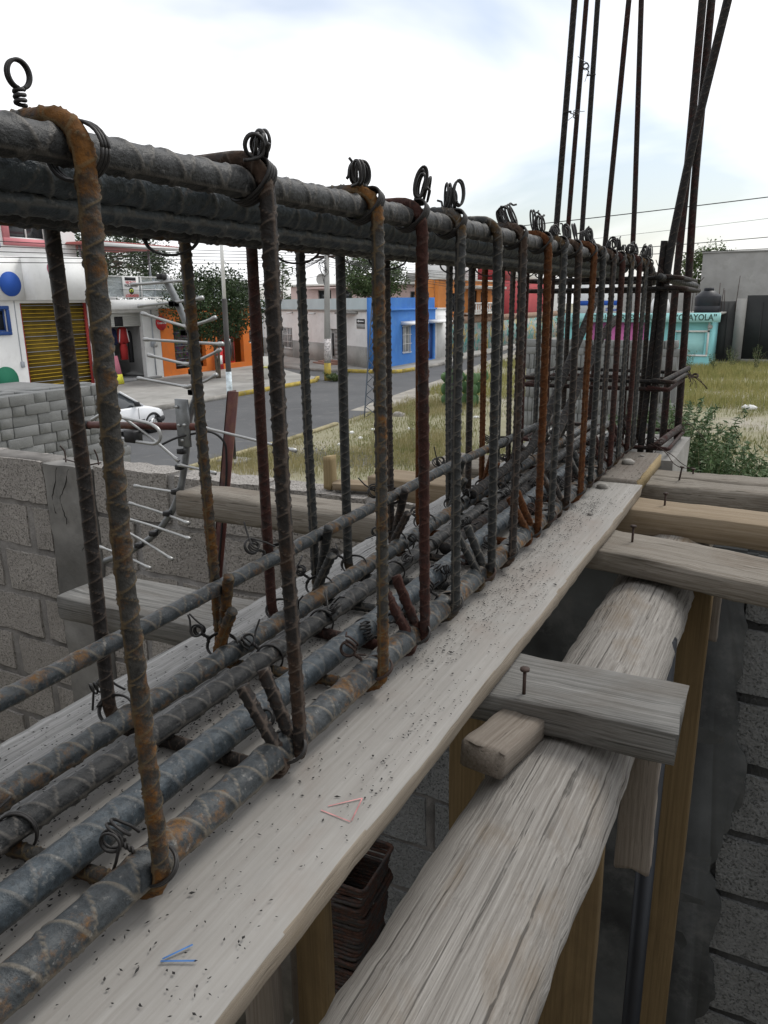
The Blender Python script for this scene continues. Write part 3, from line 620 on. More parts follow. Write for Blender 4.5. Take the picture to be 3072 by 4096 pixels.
cc = thing('concrete_column', 'pale concrete column head carrying the far end of the beam', 'column', (-.52, 2.58, 0))
rough_box('shaft', (-.765, 2.40, 0), (-.268, 2.86, 3.425), M['concrete_lt'], cc, .003, .05, 4)

# ------------------------------------------------------------------ joists, log, props
def nail(parent, x, y, z, h=.034, tilt=0.0):
    mb = MB(); a = np.array((x, y, z-.01)); b = np.array((x+tilt*.02, y, z+h)); cyl(mb, a, b, .0024, n=10); d = (b-a)/np.linalg.norm(b-a); cyl(mb, b-d*.001, b+d*.002, .0062, n=14)
    o = put('nail', mb, M['wire_rust'], None, True, loc=(x, y, z)); stick(o, parent)
j1 = tag(timber('joist', 1.012, .132, .042, (-.571, .903, 3.3915), M['w_grey'], rot=(0, 0, .015), seed=21, wob=.0025, ch=.002), 'weathered grey joist plank with a sawn end and one tall nail, nearest the camera', 'joist')
j2 = tag(timber('joist', 1.14, .160, .042, (-.002, 1.500, 3.3915), M['w_joist'], rot=(0, 0, -.225), seed=22, wob=.003, ch=.003), 'grey-brown joist plank with knot holes crossing over the weathered log', 'joist')
j2b = tag(timber('joist', .86, .112, .066, (-.985, 1.560, 3.3790), M['w_joist'], rot=(0, 0, .01), seed=23, wob=.004, ch=.008), 'thick pale joist end with chewed corners behind the antenna rods', 'joist')
j3 = tag(timber('joist', 1.66, .128, .060, (-.200, 1.890, 3.3820), M['w_tan'], rot=(0, 0, -.06), seed=24, wob=.002, ch=.002), 'clean tan joist plank, second from the concrete column', 'joist')
j4 = tag(timber('joist', 1.75, .110, .060, (-.085, 2.170, 3.3820), M['w_joist'], rot=(0, 0, .004), seed=25, wob=.005, ch=.007), 'old split joist plank laid beside the short brown plank', 'joist')
j5 = tag(timber('joist', 1.75, .110, .054, (-.085, 2.290, 3.3840), M['w_joist'], rot=(0, 0, .004), seed=26, wob=.005, ch=.007), 'farthest cracked joist plank next to the concrete column', 'joist')
nail(j1, -.250, .860, 3.412); nail(j2, -.240, 1.570, 3.412); nail(j3, -.222, 1.905, 3.411, .03); nail(j4, -.225, 2.19, 3.411, .04, .3); nail(j5, -.20, 2.31, 3.411, .012)
sec = [(-.079, -.028), (-.072, -.004), (-.055, .014), (-.030, .024), (0, .028), (.030, .025), (.055, .014), (.075, -.006), (.086, -.034), (.078, -.060), (.03, -.070), (-.03, -.070), (-.070, -.056)]
log = timber('timber_log', 1.95, .17, .1, (-.196, 1.06, 3.335), M['w_log'], rot=(0, 0, H90-.012), seed=31, wob=.0032, nl=90, sec=sec)
tag(log, 'rough weathered log with a cracked silver surface under the joists', 'log')
wd = tag(timber('wood_wedge', .118, .056, .034, (-.252, .792, 3.3820), M['w_batten'], rot=(0, .10, H90-.12), seed=33, wob=.002, ch=.003, nl=12), 'small wooden wedge block squeezed between log and near joist', 'wedge')
wd.location.z = 3.381
def post(x0, x1, y0, y1, z0, z1, mat, label, seed, name='prop_plank', cat='prop', wob=.002, rz=0):
    o = timber(name, z1-z0, abs(x1-x0), abs(y1-y0), ((x0+x1)/2, (y0+y1)/2, (z0+z1)/2), M[mat], rot=(rz, -H90, 0), seed=seed, wob=wob, ch=.003, nl=40)
    # local x -> world z ; local y -> world y ; local z -> -x  => use W as depth
    return tag(o, label, cat)
def vpost(x0, x1, y0, y1, z0, z1, mat, label, seed, name='prop_plank', cat='prop', wob=.002, ch=.003):
    o = timber(name, z1-z0, y1-y0, x1-x0, ((x0+x1)/2, (y0+y1)/2, (z0+z1)/2), M[mat], rot=(0, -H90, 0), seed=seed, wob=wob, ch=ch, nl=40); return tag(o, label, cat)
vpost(-.152, -.078, 1.585, 1.625, 0, 3.36, 'w_post', 'tall yellow-brown prop plank standing before the dark plastered wall', 41)
vpost(-.275, -.172, 1.075, 1.105, 0, 3.26, 'w_post', 'yellow-brown prop plank right under the weathered log', 42)
vpost(-.138, -.090, .972, .998, 3.105, 3.368, 'w_batten', 'short grey batten hanging below the near joist beside the log', 43, 'batten', 'batten')
vpost(-.092, -.064, 1.650, 1.675, 3.19, 3.365, 'w_batten', 'small batten behind the tall prop plank below the second joist', 44, 'batten', 'batten')
vpost(-.650, -.588, .885, .915, 0, 3.368, 'w_post', 'yellow prop plank under the boards at the bottom of the photo', 45)
vpost(-.745, -.680, .850, .885, 0, 3.30, 'w_batten', 'grey-brown prop plank at the lower left under the boards', 46)
vpost(-.676, -.656, .900, .925, 0, 3.34, 'w_dark', 'dark thin batten squeezed between the two lower props', 47, 'batten', 'batten')
vpost(-.640, -.555, 1.56, 1.60, 0, 3.34, 'w_post', 'shaded yellow prop plank behind the near joist under the boards', 48)
mb = MB(); cyl(mb, (-.128, 1.30, 0), (-.128, 1.30, 3.33), .017, n=18); 
M['pipe'] = plain('pipe', (.012, .014, .018), .45, .25, 6, .1, 40, None, .4, .5)
tag(put('steel_prop', mb, M['pipe'], None, True, loc=(-.128, 1.30, 0)), 'dark blue-grey steel pipe prop between two yellow-brown planks', 'prop')
tag(timber('wood_offcut', .11, .05, .03, (-1.335, 2.16, 3.342), M['w_yel'], rot=(0, -H90, .1), seed=51, wob=.002), 'short upright wood offcut standing on the left block wall', 'offcut')
tag(timber('wood_offcut', .22, .07, .022, (-1.20, 2.17, 3.304), M['w_tan'], rot=(0, 0, .2), seed=52, wob=.002), 'flat wood offcut lying on the left block wall by the thick joist end', 'offcut')

# ------------------------------------------------------------------ block walls of the half-built room
def block_mesh(L_, Wd, Hh, seed, amp=.003, name='block'):
    lo, hi = np.array((-L_/2, -Wd/2, -Hh/2)), np.array((L_/2, Wd/2, Hh/2)); mb = MB(); n = (10, 4, 6)
    for a in range(3):
        b1, b2 = (a+1) % 3, (a+2) % 3; U, Wm = np.meshgrid(np.linspace(lo[b1], hi[b1], n[b1]), np.linspace(lo[b2], hi[b2], n[b2]), indexing='ij')
        for e in (0, 1):
            V = np.zeros((*U.shape, 3)); V[..., b1] = U; V[..., b2] = Wm; V[..., a] = (lo, hi)[e][a]; V = V.reshape(-1, 3)
            i, j = np.meshgrid(np.arange(n[b1]-1), np.arange(n[b2]-1), indexing='ij'); k = n[b2]; q = np.stack((i*k+j, (i+1)*k+j, (i+1)*k+j+1, i*k+j+1), -1).reshape(-1, 4)
            rnd = np.minimum(np.minimum(hi[0]-np.abs(V[:, 0]), 1), 1); edge = ((np.abs(np.abs(V)-hi) < 1e-6).sum(1) >= 2)
            d = np.stack([vnoise2(V[:, 0]*23+V[:, 1]*40+q_, V[:, 2]*23+q_*3, seed*7+q_) for q_ in range(3)], 1)*amp
            V = V + d; V[edge] *= (1-.012*np.abs(vnoise2(V[edge][:, 0]*30, V[edge][:, 2]*30, seed)))[:, None]; mb.add(V, [q if e else q[:, ::-1]])
    return mb.mesh(name)
BM = [block_mesh(.398, .125, .198, s, .0045) for s in range(5)]; BH = [block_mesh(.195, .125, .198, s+9, .0045) for s in range(3)]
def block_wall(label, x0, x1, y0, y1, mat, loc, tops, seed, mortar='mortar'):
    w = thing('block_wall', label, 'wall', loc); rg = random.Random(seed)
    mb = MB(); box(mb, (x0, y0+.008, 0), (x1, y1-.008, tops[0]-.008)); put('mortar', mb, M[mortar], w)
    for c, zt in enumerate(tops):
        x = x0 - (.20 if c % 2 else 0) + rg.uniform(-.02, .02)
        while x < x1-.03:
            ln = .40; a, b = max(x, x0), min(x+ln, x1); x += ln+.034
            if b-a < .05: continue
            me = rg.choice(BM if b-a > .28 else BH); base = .398 if b-a > .28 else .195
            o = bpy.data.objects.new('block', me); COL.objects.link(o); o.parent = w
            o.location = Vector(((a+b)/2+rg.uniform(-.004, .004), (y0+y1)/2+rg.uniform(-.004, .004), zt-.1+rg.uniform(-.003, .003))) - Vector(loc)
            o.scale = ((b-a-.012)/base, (y1-y0)/.125, .93); o.rotation_euler = (rg.uniform(-.008, .008), rg.uniform(-.008, .008), rg.uniform(-.01, .01))
            if not o.material_slots: me.materials.append(M[mat])
            o.material_slots[0].link = 'OBJECT'; o.material_slots[0].material = M[mat]
    return w
TOPS = [3.285-.2135*k for k in range(9)]
wl = block_wall('rough cinder block wall with a plastered pier behind the antenna', -5.2, -2.69, 2.095, 2.225, 'cmu', (-2.5, 2.16, 0), TOPS, 3)
# right-hand stretch of the same wall
rg = random.Random(8)
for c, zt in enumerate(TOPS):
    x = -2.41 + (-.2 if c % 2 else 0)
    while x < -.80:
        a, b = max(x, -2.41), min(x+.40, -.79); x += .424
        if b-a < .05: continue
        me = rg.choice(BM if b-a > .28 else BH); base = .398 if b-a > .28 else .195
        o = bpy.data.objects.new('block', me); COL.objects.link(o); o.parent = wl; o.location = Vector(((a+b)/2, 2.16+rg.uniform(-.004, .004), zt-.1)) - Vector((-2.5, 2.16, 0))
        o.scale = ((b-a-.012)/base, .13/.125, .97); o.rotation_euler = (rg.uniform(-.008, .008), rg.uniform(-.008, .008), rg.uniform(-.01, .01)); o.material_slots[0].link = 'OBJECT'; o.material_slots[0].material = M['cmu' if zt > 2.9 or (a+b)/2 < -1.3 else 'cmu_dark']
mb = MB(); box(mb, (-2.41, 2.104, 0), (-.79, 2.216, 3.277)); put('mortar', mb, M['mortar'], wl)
rough_box('pier', (-2.685, 2.086, 0), (-2.415, 2.232, 3.270), M['concrete'], wl, .006, .04, 6)
mb = MB()                                                     # cracks in the pier as real grooves of dark mortar
for P in ([(-2.60, 2.0835, 3.26), (-2.615, 2.0835, 3.20), (-2.645, 2.0835, 3.14), (-2.64, 2.0835, 3.06)], [(-2.53, 2.0835, 3.26), (-2.56, 2.0835, 3.19), (-2.60, 2.0835, 3.13), (-2.58, 2.0835, 3.02)], [(-2.50, 2.0835, 2.93), (-2.52, 2.0835, 2.86), (-2.50, 2.0835, 2.80)]):
    Pj = resample(np.array(P), .012)[0]; Pj[:, 0] += .006*vnoise(np.arange(len(Pj)), 4, .9); sweep(mb, Pj, .0016, 5)
put('crack', mb, M['flake'], wl)
for x in (-2.62, -2.50, -2.43):
    mb = MB(); sweep(mb, resample(fillet([(x, 2.15, 3.25), (x, 2.15, 3.30+.05*random.random()), (x+.02*random.random(), 2.13, 3.34)], .02, 5), .006)[0], .003, 6); put('bar_end', mb, M['wire_rust'], wl, True)
mb = MB(); sweep(mb, np.array([(-2.62, 2.14, 3.283), (-2.52, 2.12, 3.281), (-2.42, 2.10, 3.284), (-2.38, 2.12, 3.292)]), .003, 6); put('bar_end', mb, M['wire_rust'], wl, True)
# plastered pier and blocks right of it
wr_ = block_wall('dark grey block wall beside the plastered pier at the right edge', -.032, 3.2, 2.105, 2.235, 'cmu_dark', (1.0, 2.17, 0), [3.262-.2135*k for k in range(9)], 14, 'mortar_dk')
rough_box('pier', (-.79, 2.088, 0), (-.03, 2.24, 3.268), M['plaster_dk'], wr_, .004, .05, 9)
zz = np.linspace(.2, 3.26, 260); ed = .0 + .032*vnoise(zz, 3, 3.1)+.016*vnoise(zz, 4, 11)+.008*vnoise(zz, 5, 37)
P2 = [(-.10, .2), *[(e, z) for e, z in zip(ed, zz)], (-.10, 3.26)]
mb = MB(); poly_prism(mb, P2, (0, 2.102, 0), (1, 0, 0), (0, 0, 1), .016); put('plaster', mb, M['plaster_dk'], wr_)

for nm_, lo_, hi_ in (('room_wall', (-5.33, -2.6, 0), (-5.2, 2.09, 3.27)), ('room_wall', (3.2, -2.6, 0), (3.33, 2.23, 3.27)), ('room_wall', (-5.2, -2.73, 0), (3.2, -2.6, 6.6))):  # last one: unseen wall added behind the camera, raised to block sky light
    w_ = rough_box(nm_, lo_, hi_, M['cmu'], None, .003, .2, 3, loc=tuple((np.array(lo_)+np.array(hi_))/2)); tag(w_, {-5.33: 'plain block wall closing the room on the left', 3.2: 'plain block wall closing the room on the right', -5.2: 'tall unseen block wall added behind the camera to cut light'}[lo_[0]], 'wall')

# stack of square rings made for columns, and the blocks it stands on
M['ring'] = mat_rebar('ring', (.035, .03, .028), (.07, .035, .025), .5, (.09, .07, .06), .65, .3)
mb = MB(); sq = [(-.085, .10, 0), (-.1, .1, 0), (-.1, -.1, 0), (.1, -.1, 0), (.1, .1, 0), (-.06, .1, .004), (-.03, .06, .006)]
sweep(mb, resample(fillet(sq, .015, 5), .01)[0], .0052, 8, attr=None); RM = mb.mesh('ring', True); RM.materials.append(M['ring'])
for k in range(52):
    o = bpy.data.objects.new('steel_ring', RM); COL.objects.link(o); q = vnoise(k*.35, 6); o.location = (-.945+.012*q-.0008*k, 1.545+.010*vnoise(k*.4, 8), 2.39-.0125*k); o.rotation_euler = (random.uniform(-.02, .02), random.uniform(-.03, .03), .08+.05*vnoise(k*.6, 3)+random.uniform(-.03, .03))
    tag(o, 'rusty square steel ring in the dark stack below the boards', 'ring', 'stack of square steel rings')
for k in range(8):
    o = bpy.data.objects.new('loose_block', BM[k % 5]); COL.objects.link(o); o.location = (-.96, 1.55, 1.60-.2*k); o.rotation_euler = (0, 0, .08); o.scale = (1, 1.6, 1.0); o.material_slots[0].link = 'OBJECT'; o.material_slots[0].material = M['cmu_dark']
    tag(o, 'cinder block in the pier under the stack of steel rings', 'block', 'blocks under the ring stack')

# ------------------------------------------------------------------ television antenna on a red angle post
M['alu'] = plain('alu', (.42, .425, .42), .42, .15, 8, .05, 30, None, .6, .5)
M['zinc'] = plain('zinc', (.22, .23, .235), .45, .25, 25, .05, 30, None, .5, .5)
M['redpaint'] = plain('redpaint', (.085, .026, .022), .55, .3, 9, .1, 40, (.14, .06, .03))
M['blackp'] = plain('blackp', (.018, .018, .019), .5, .2)
ant = thing('tv_antenna', 'aluminium rod television antenna with a curved spine on a red angle post', 'antenna', (-1.57, 1.8, 2.4))
mb = MB()
T0, B0 = np.array((-1.440, 1.80, 3.648)), np.array((-1.640, 1.80, 2.60))
ux = np.array((1, 0, 0.))
for lo, hi in (((-.020, -.002), (.020, .002)), ((-.020, -.002), (-.016, .036))):
    V = []
    for c in (B0, T0):
        for x, y in ((lo[0], lo[1]), (hi[0], lo[1]), (hi[0], hi[1]), (lo[0], hi[1])): V.append(c+np.array((x, y, 0)))
    mb.add(V, [BOXF])
put('post', mb, M['redpaint'], ant)
AP = [(-1.612, 1.74, 3.975), (-1.575, 1.745, 3.90), (-1.54, 1.75, 3.82), (-1.522, 1.75, 3.71), (-1.53, 1.75, 3.65), (-1.578, 1.75, 3.56), (-1.592, 1.75, 3.47), (-1.605, 1.75, 3.42), (-1.63, 1.75, 3.34), (-1.672, 1.75, 3.265), (-1.74, 1.75, 3.19), (-1.81, 1.75, 3.14), (-1.89, 1.75, 3.095), (-2.0, 1.75, 3.05)]
mb = MB(); sweep(mb, resample(fillet(AP, .05, 5), .012)[0], .0105, 12); put('spine', mb, M['zinc'], ant, True)
mb = MB(); cyl(mb, (-2.02, 1.742, 3.522), (-1.50, 1.735, 3.548), .0115, n=12); put('boom', mb, M['redpaint'], ant, True)
mb = MB(); cyl(mb, (-2.035, 1.742, 3.521), (-1.99, 1.742, 3.523), .0145, n=14); put('boom_cap', mb, M['blackp'], ant, True)
mb = MB(); cbox(mb, (-1.600, 1.722, 3.485), (-1.552, 1.732, 3.628), .002); put('bracket', mb, M['zinc'], ant)
for x, z in ((-1.59, 3.605), (-1.565, 3.552), (-1.587, 3.55), (-1.578, 3.505)):
    mb = MB(); cyl(mb, (x, 1.716, z), (x, 1.724, z), .005, n=8); put('bolt', mb, M['alu'], ant, True)
ER = [((-1.72, 3.955), (-1.49, 3.965)), ((-1.70, 3.895), (-1.46, 3.915)), ((-1.69, 3.875), (-1.52, 3.835)), ((-1.51, 3.838), (-1.42, 3.862)), ((-1.69, 3.80), (-1.40, 3.79)), ((-1.68, 3.755), (-1.53, 3.73)), ((-1.53, 3.73), (-1.41, 3.775)), ((-1.73, 3.685), (-1.54, 3.665)), ((-1.54, 3.665), (-1.43, 3.705)),
      ((-1.83, 3.572), (-1.60, 3.44)), ((-1.60, 3.43), (-1.46, 3.415)), ((-1.79, 3.345), (-1.58, 3.34)), ((-1.82, 3.285), (-1.58, 3.245)), ((-1.87, 3.235), (-1.58, 3.195)), ((-1.89, 3.20), (-1.66, 3.115)), ((-1.98, 3.115), (-1.76, 3.07)), ((-1.49, 3.55), (-1.17, 3.505))]
for k, ((xa, za), (xb, zb)) in enumerate(ER):
    mb = MB(); pm = ((xa+xb)/2, 1.728, (za+zb)/2-.002*(k % 3)); P = resample(fillet([(xa, 1.715, za), pm, (xb, 1.72, zb)], .08, 5), .012)[0]
    r_ = np.full(len(P), .0042); r_[:2] = .0062; r_[-2:] = .0062; sweep(mb, P, r_, 8); put('element_rod', mb, M['alu'], ant, True)
    t_ = min(AP, key=lambda q: (q[0]-pm[0])**2+(q[2]-pm[2])**2); mb = MB(); cbox(mb, (t_[0]-.010, 1.715, t_[2]-.008), (t_[0]+.012, 1.738, t_[2]+.008), .002); put('clamp', mb, M['blackp'], ant)
mb = MB(); DL = fillet([(-1.93, 1.70, 3.548), (-1.88, 1.70, 3.572), (-1.68, 1.70, 3.553), (-1.645, 1.70, 3.535), (-1.645, 1.70, 3.505), (-1.67, 1.70, 3.490), (-1.76, 1.70, 3.493), (-1.88, 1.70, 3.507)], .02, 6)
sweep(mb, resample(DL, .008)[0], .0055, 8); put('dipole_loop', mb, M['alu'], ant, True)
mb = MB(); cbox(mb, (-1.79, 1.69, 3.488), (-1.745, 1.73, 3.525), .004); put('junction_box', mb, M['blackp'], ant)
mb = MB(); sweep(mb, resample(fillet([(-1.64, 1.70, 3.492), (-1.59, 1.71, 3.515), (-1.50, 1.76, 3.535), (-1.463, 1.78, 3.50), (-1.475, 1.79, 3.40), (-1.50, 1.79, 3.28), (-1.56, 1.79, 2.95)], .05, 6), .01)[0], .0035, 7); put('coax_cable', mb, M['blackp'], ant, True)

# ------------------------------------------------------------------ street: materials
def paint(name, c, **k): M[name] = plain(name, c, k.pop('rough', .75), k.pop('var', .06), k.pop('scale', .9), k.pop('bump', .1), k.pop('bscale', 12), **k)
paint('white', (.78, .78, .77), dirt=(.66, .655, .64)); paint('white2', (.68, .68, .67), dirt=(.55, .54, .52)); paint('offwhite', (.58, .57, .53))
paint('greydado', (.33, .32, .30), var=.15, dirt=(.24, .235, .22)); paint('paleblue', (.50, .58, .60)); paint('blue', (.055, .20, .56), var=.1, dirt=(.09, .25, .55))
paint('bluedk', (.025, .07, .24)); paint('disc_blue', (.02, .085, .38)); paint('disc_pink', (.40, .10, .15)); paint('disc_green', (.015, .15, .085))
paint('orange', (.70, .185, .03), var=.1, dirt=(.55, .17, .05)); paint('orangehouse', (.52, .185, .04), var=.12); paint('red', (.32, .035, .04), var=.1); paint('redpost', (.33, .04, .035))
paint('pinkhouse', (.62, .47, .44)); paint('pinkframe', (.60, .22, .24)); paint('aqua', (.26, .60, .63), var=.08); paint('aqua2', (.36, .66, .66)); paint('magenta', (.55, .15, .38))
paint('yellowpanel', (.15, .10, .014), var=.35); paint('yellowbar', (.58, .39, .03)); paint('greybar', (.32, .34, .37)); paint('greywall', (.29, .285, .27), var=.12, dirt=(.22, .215, .2))
paint('darkgate', (.035, .036, .036), var=.2); paint('tank', (.016, .017, .022), rough=.45); paint('dark', (.02, .02, .022)); paint('coke', (.52, .02, .025), rough=.45)
paint('shutter', (.52, .52, .49)); paint('cloth_red', (.42, .03, .03)); paint('cloth_navy', (.015, .02, .07)); paint('cloth_black', (.014, .014, .016)); paint('signyellow', (.66, .62, .06)); paint('signpink', (.34, .11, .15))
paint('letter', (.05, .10, .085)); paint('brick', (.33, .22, .16), var=.3, scale=6); paint('doorgrey', (.33, .33, .32)); paint('carpaint', (.72, .73, .75), rough=.25, spec=.6, bump=.0); paint('rubber', (.02, .02, .021)); paint('chrome', (.5, .51, .52), rough=.3, metal=.7)
paint('plastic', (.03, .03, .032)); paint('lampglass', (.45, .46, .47), rough=.15, spec=.7); paint('roofred', (.33, .10, .09)); paint('polegrey', (.36, .355, .34), var=.12); paint('poledark', (.045, .042, .04), var=.3); paint('poster', (.62, .70, .74), var=.35, scale=9); paint('poster2', (.60, .56, .55), var=.4, scale=12)
paint('tile', (.22, .22, .22)); paint('fridge', (.50, .03, .03)); paint('step', (.30, .17, .13)); paint('eyegreen', (.50, .60, .08)); paint('cable', (.02, .02, .02)); paint('wrapper', (.66, .66, .64)); paint('mast', (.10, .12, .15))
t = NT('glass'); M['glass'] = t.done((.035, .04, .045), .08, None, 0, .6)
t = NT('sheetglass'); t.b.inputs['Transmission Weight'].default_value = .75; t.b.inputs['IOR'].default_value = 1.05; M['sheetglass'] = t.done((.75, .8, .82), .15, None, 0, .5)
t = NT('goods'); v = t.map(); vo = t.voro(t.map((1, 4, 5)), 2.2); c = t.mix(.55, vo.outputs['Color'], (.05, .04, .035)); M['goods'] = t.done(t.mix(.65, c, (.025, .02, .02)), .6)
t = NT('mural'); v = t.map(); vo = t.voro(v, .42); n1 = t.noise(v, 1.3, 5, .6, 1.2); n2 = t.noise(v, .5, 3, .6, 2.0)
c = t.mix(t.ramp(n1, .42, .58), (.09, .30, .27), (.36, .33, .30)); c = t.mix(t.ramp(n2, .52, .60), c, (.42, .30, .08)); c = t.mix(t.math('MULTIPLY', t.ramp(t.noise(v, 2.4, 4, .6, 2.5), .56, .60), .8), c, (.06, .10, .16)); c = t.mix(t.math('MULTIPLY', t.ramp(t.noise(v, 1.7, 4, .6, 2.5), .60, .64), .7), c, (.48, .45, .47)); M['mural'] = t.done(c, .9)

def facade(parent, name, org, d, u0, u1, z0, z1, th, mat, holes=(), front=0.0):
    """wall with real openings. org: (x,y); d: unit direction along the wall; its outward normal is d turned by -90 deg; holes: (u0,u1,z0,z1)"""
    us = sorted({u0, u1, *[min(max(h[i], u0), u1) for h in holes for i in (0, 1)]}); zs = sorted({z0, z1, *[min(max(h[i], z0), z1) for h in holes for i in (2, 3)]})
    nrm = np.array((d[1], -d[0])); full = lambda a, b: 0 <= a < len(us)-1 and 0 <= b < len(zs)-1 and not any(h[0]-1e-6 <= us[a] and us[a+1] <= h[1]+1e-6 and h[2]-1e-6 <= zs[b] and zs[b+1] <= h[3]+1e-6 for h in holes)
    mb = MB()
    def P(u, z, o): q = np.array(org)+np.array(d)*u+nrm*(front-o); return (q[0], q[1], z)
    def quad(*p): mb.add(p, [np.array((0, 1, 2, 3))])
    for a in range(len(us)-1):
        for b in range(len(zs)-1):
            if not full(a, b): continue
            A, B, c, e = us[a], us[a+1], zs[b], zs[b+1]
            quad(P(A, c, 0), P(B, c, 0), P(B, e, 0), P(A, e, 0)); quad(P(B, c, th), P(A, c, th), P(A, e, th), P(B, e, th))
            if not full(a-1, b): quad(P(A, c, th), P(A, c, 0), P(A, e, 0), P(A, e, th))
            if not full(a+1, b): quad(P(B, c, 0), P(B, c, th), P(B, e, th), P(B, e, 0))
            if not full(a, b-1): quad(P(A, c, th), P(B, c, th), P(B, c, 0), P(A, c, 0))
            if not full(a, b+1): quad(P(A, e, 0), P(B, e, 0), P(B, e, th), P(A, e, th))
    return put(name, mb, mat, parent)
def pbox(parent, name, lo, hi, mat, b=0.0):
    mb = MB(); (cbox(mb, lo, hi, b) if b else box(mb, lo, hi)); return put(name, mb, M[mat] if isinstance(mat, str) else mat, parent)
YD = (0, 1)                                               # walls that face the street run along +Y and face +X
def fpart(parent, name, org, d, u0, u1, z0, z1, o0, o1, mat, b=0.0):
    """box on a wall: o0..o1 measured outward from the wall plane"""
    nrm = np.array((d[1], -d[0])); a = math.atan2(d[1], d[0]); mb = MB(); lo, hi = (u0, -o1, z0), (u1, -o0, z1)
    (cbox(mb, lo, hi, b) if b else box(mb, lo, hi)); V = mb.V[0]; R2 = rotz(a); mb.V[0] = V @ R2.T + np.array((org[0], org[1], 0)); return put(name, mb, M[mat], parent)
def fdisc(parent, name, X, y, z, r, mat, th=.05):
    mb = MB(); cyl(mb, (X, y, z), (X+th, y, z), r, n=36); return put(name, mb, M[mat], parent)
def window(parent, org, d, u0, u1, z0, z1, frame='white', bars=0, depth=.12, sub=True):
    w = fpart(parent, 'window', org, d, u0, u1, z0, z1, -depth-.03, -depth, 'glass')
    f = .06
    for q in ((u0, u1, z0, z0+f), (u0, u1, z1-f, z1), (u0, u0+f, z0+f, z1-f), (u1-f, u1, z0+f, z1-f), ((u0+u1)/2-f/2, (u0+u1)/2+f/2, z0+f, z1-f)): fpart(w, 'frame', org, d, *q, -depth, -depth+.05, frame)
    for k in range(bars):
        u = u0+(u1-u0)*(k+.5)/bars; fpart(w, 'bar', org, d, u-.014, u+.014, z0-.05, z1+.05, .02, .05, frame)
    if bars:
        for z in np.linspace(z0, z1, 4): fpart(w, 'bar', org, d, u0-.05, u1+.05, z-.014, z+.014, .052, .075, frame)
    return w

# ------------------------------------------------------------------ white shop with coloured discs (left)
b = thing('shop_building', 'white two-storey shop with big coloured discs and a yellow barred gate', 'building', (-31, 22, 0)); O = (-29.5, 0)
facade(b, 'wall', O, YD, 10, 26.95, 0, 4.12, .3, M['white'], [(22.85, 26.5, .25, 4.0), (20.9, 22.1, 2.85, 3.75)])
pbox(b, 'side_wall', (-37, 26.65, 0), (-29.81, 26.95, 6.0), 'white2'); pbox(b, 'roof', (-37, 10, 5.6), (-29.6, 26.6, 5.75), 'greywall')
pbox(b, 'parapet_band', (-30.2, 10, 4.123), (-29.25, 23.0, 5.9), 'white'); pbox(b, 'parapet_band', (-30.2, 23.003, 4.123), (-28.5, 26.95, 5.95), 'white')
fdisc(b, 'disc', -29.25, 22.33, 4.78, .50, 'disc_blue'); fdisc(b, 'disc', -28.5, 23.97, 5.43, .31, 'disc_pink'); fdisc(b, 'disc', -29.5, 21.7, .82, .58, 'disc_green')
w = window(b, O, YD, 20.9, 22.1, 2.85, 3.75, 'bluedk')
for q in ((20.75, 22.25, 3.75, 3.9), (20.75, 22.25, 2.7, 2.85), (20.75, 20.9, 2.85, 3.75), (22.1, 22.25, 2.85, 3.75)): fpart(w, 'surround', O, YD, *q, 0, .10, 'bluedk', .02)
g = fpart(b, 'gate', O, YD, 22.85, 26.5, .25, 4.0, -.22, -.18, 'yellowpanel')
for u in (22.88, 24.85, 26.42): fpart(g, 'upright', O, YD, u-.06, u+.06, .25, 4.0, -.17, -.05, 'redpost')
for k in range(22): fpart(g, 'bar', O, YD, 22.9, 26.4, .42+k*.165, .442+k*.165, -.15, -.11, 'greybar' if k % 4 == 1 else 'yellowbar')
b2f = (-30.6, 0); facade(b, 'upper_wall', b2f, YD, 10, 27.2, 5.8, 9.0, .3, M['white'], [(23.6, 25.55, 6.75, 8.2)])
w = window(b, b2f, YD, 23.6, 25.55, 6.75, 8.2)
for q in ((23.3, 25.85, 6.45, 6.75), (23.3, 25.85, 8.2, 8.5), (23.3, 23.6, 6.75, 8.2), (25.55, 25.85, 6.75, 8.2)): fpart(w, 'surround', b2f, YD, *q, 0, .10, 'pinkframe')
s = fpart(b, 'signboard', b2f, YD, 21.6, 23.05, 6.3, 8.6, .0, .12, 'signpink'); fpart(s, 'blue_band', b2f, YD, 21.6, 23.05, 6.32, 6.55, .121, .13, 'bluedk')
text_on('lettering', 'es\nm', .32, (-30.46, 22.85, 6.95), (0, 1, 0), (0, 0, 1), M['white'], s)
fpart(b, 'meter_box', O, YD, 22.5, 22.66, 1.3, 1.55, 0, .08, 'greybar', .01); fpart(b, 'conduit', O, YD, 22.57, 22.59, 1.55, 4.1, 0, .03, 'greybar')
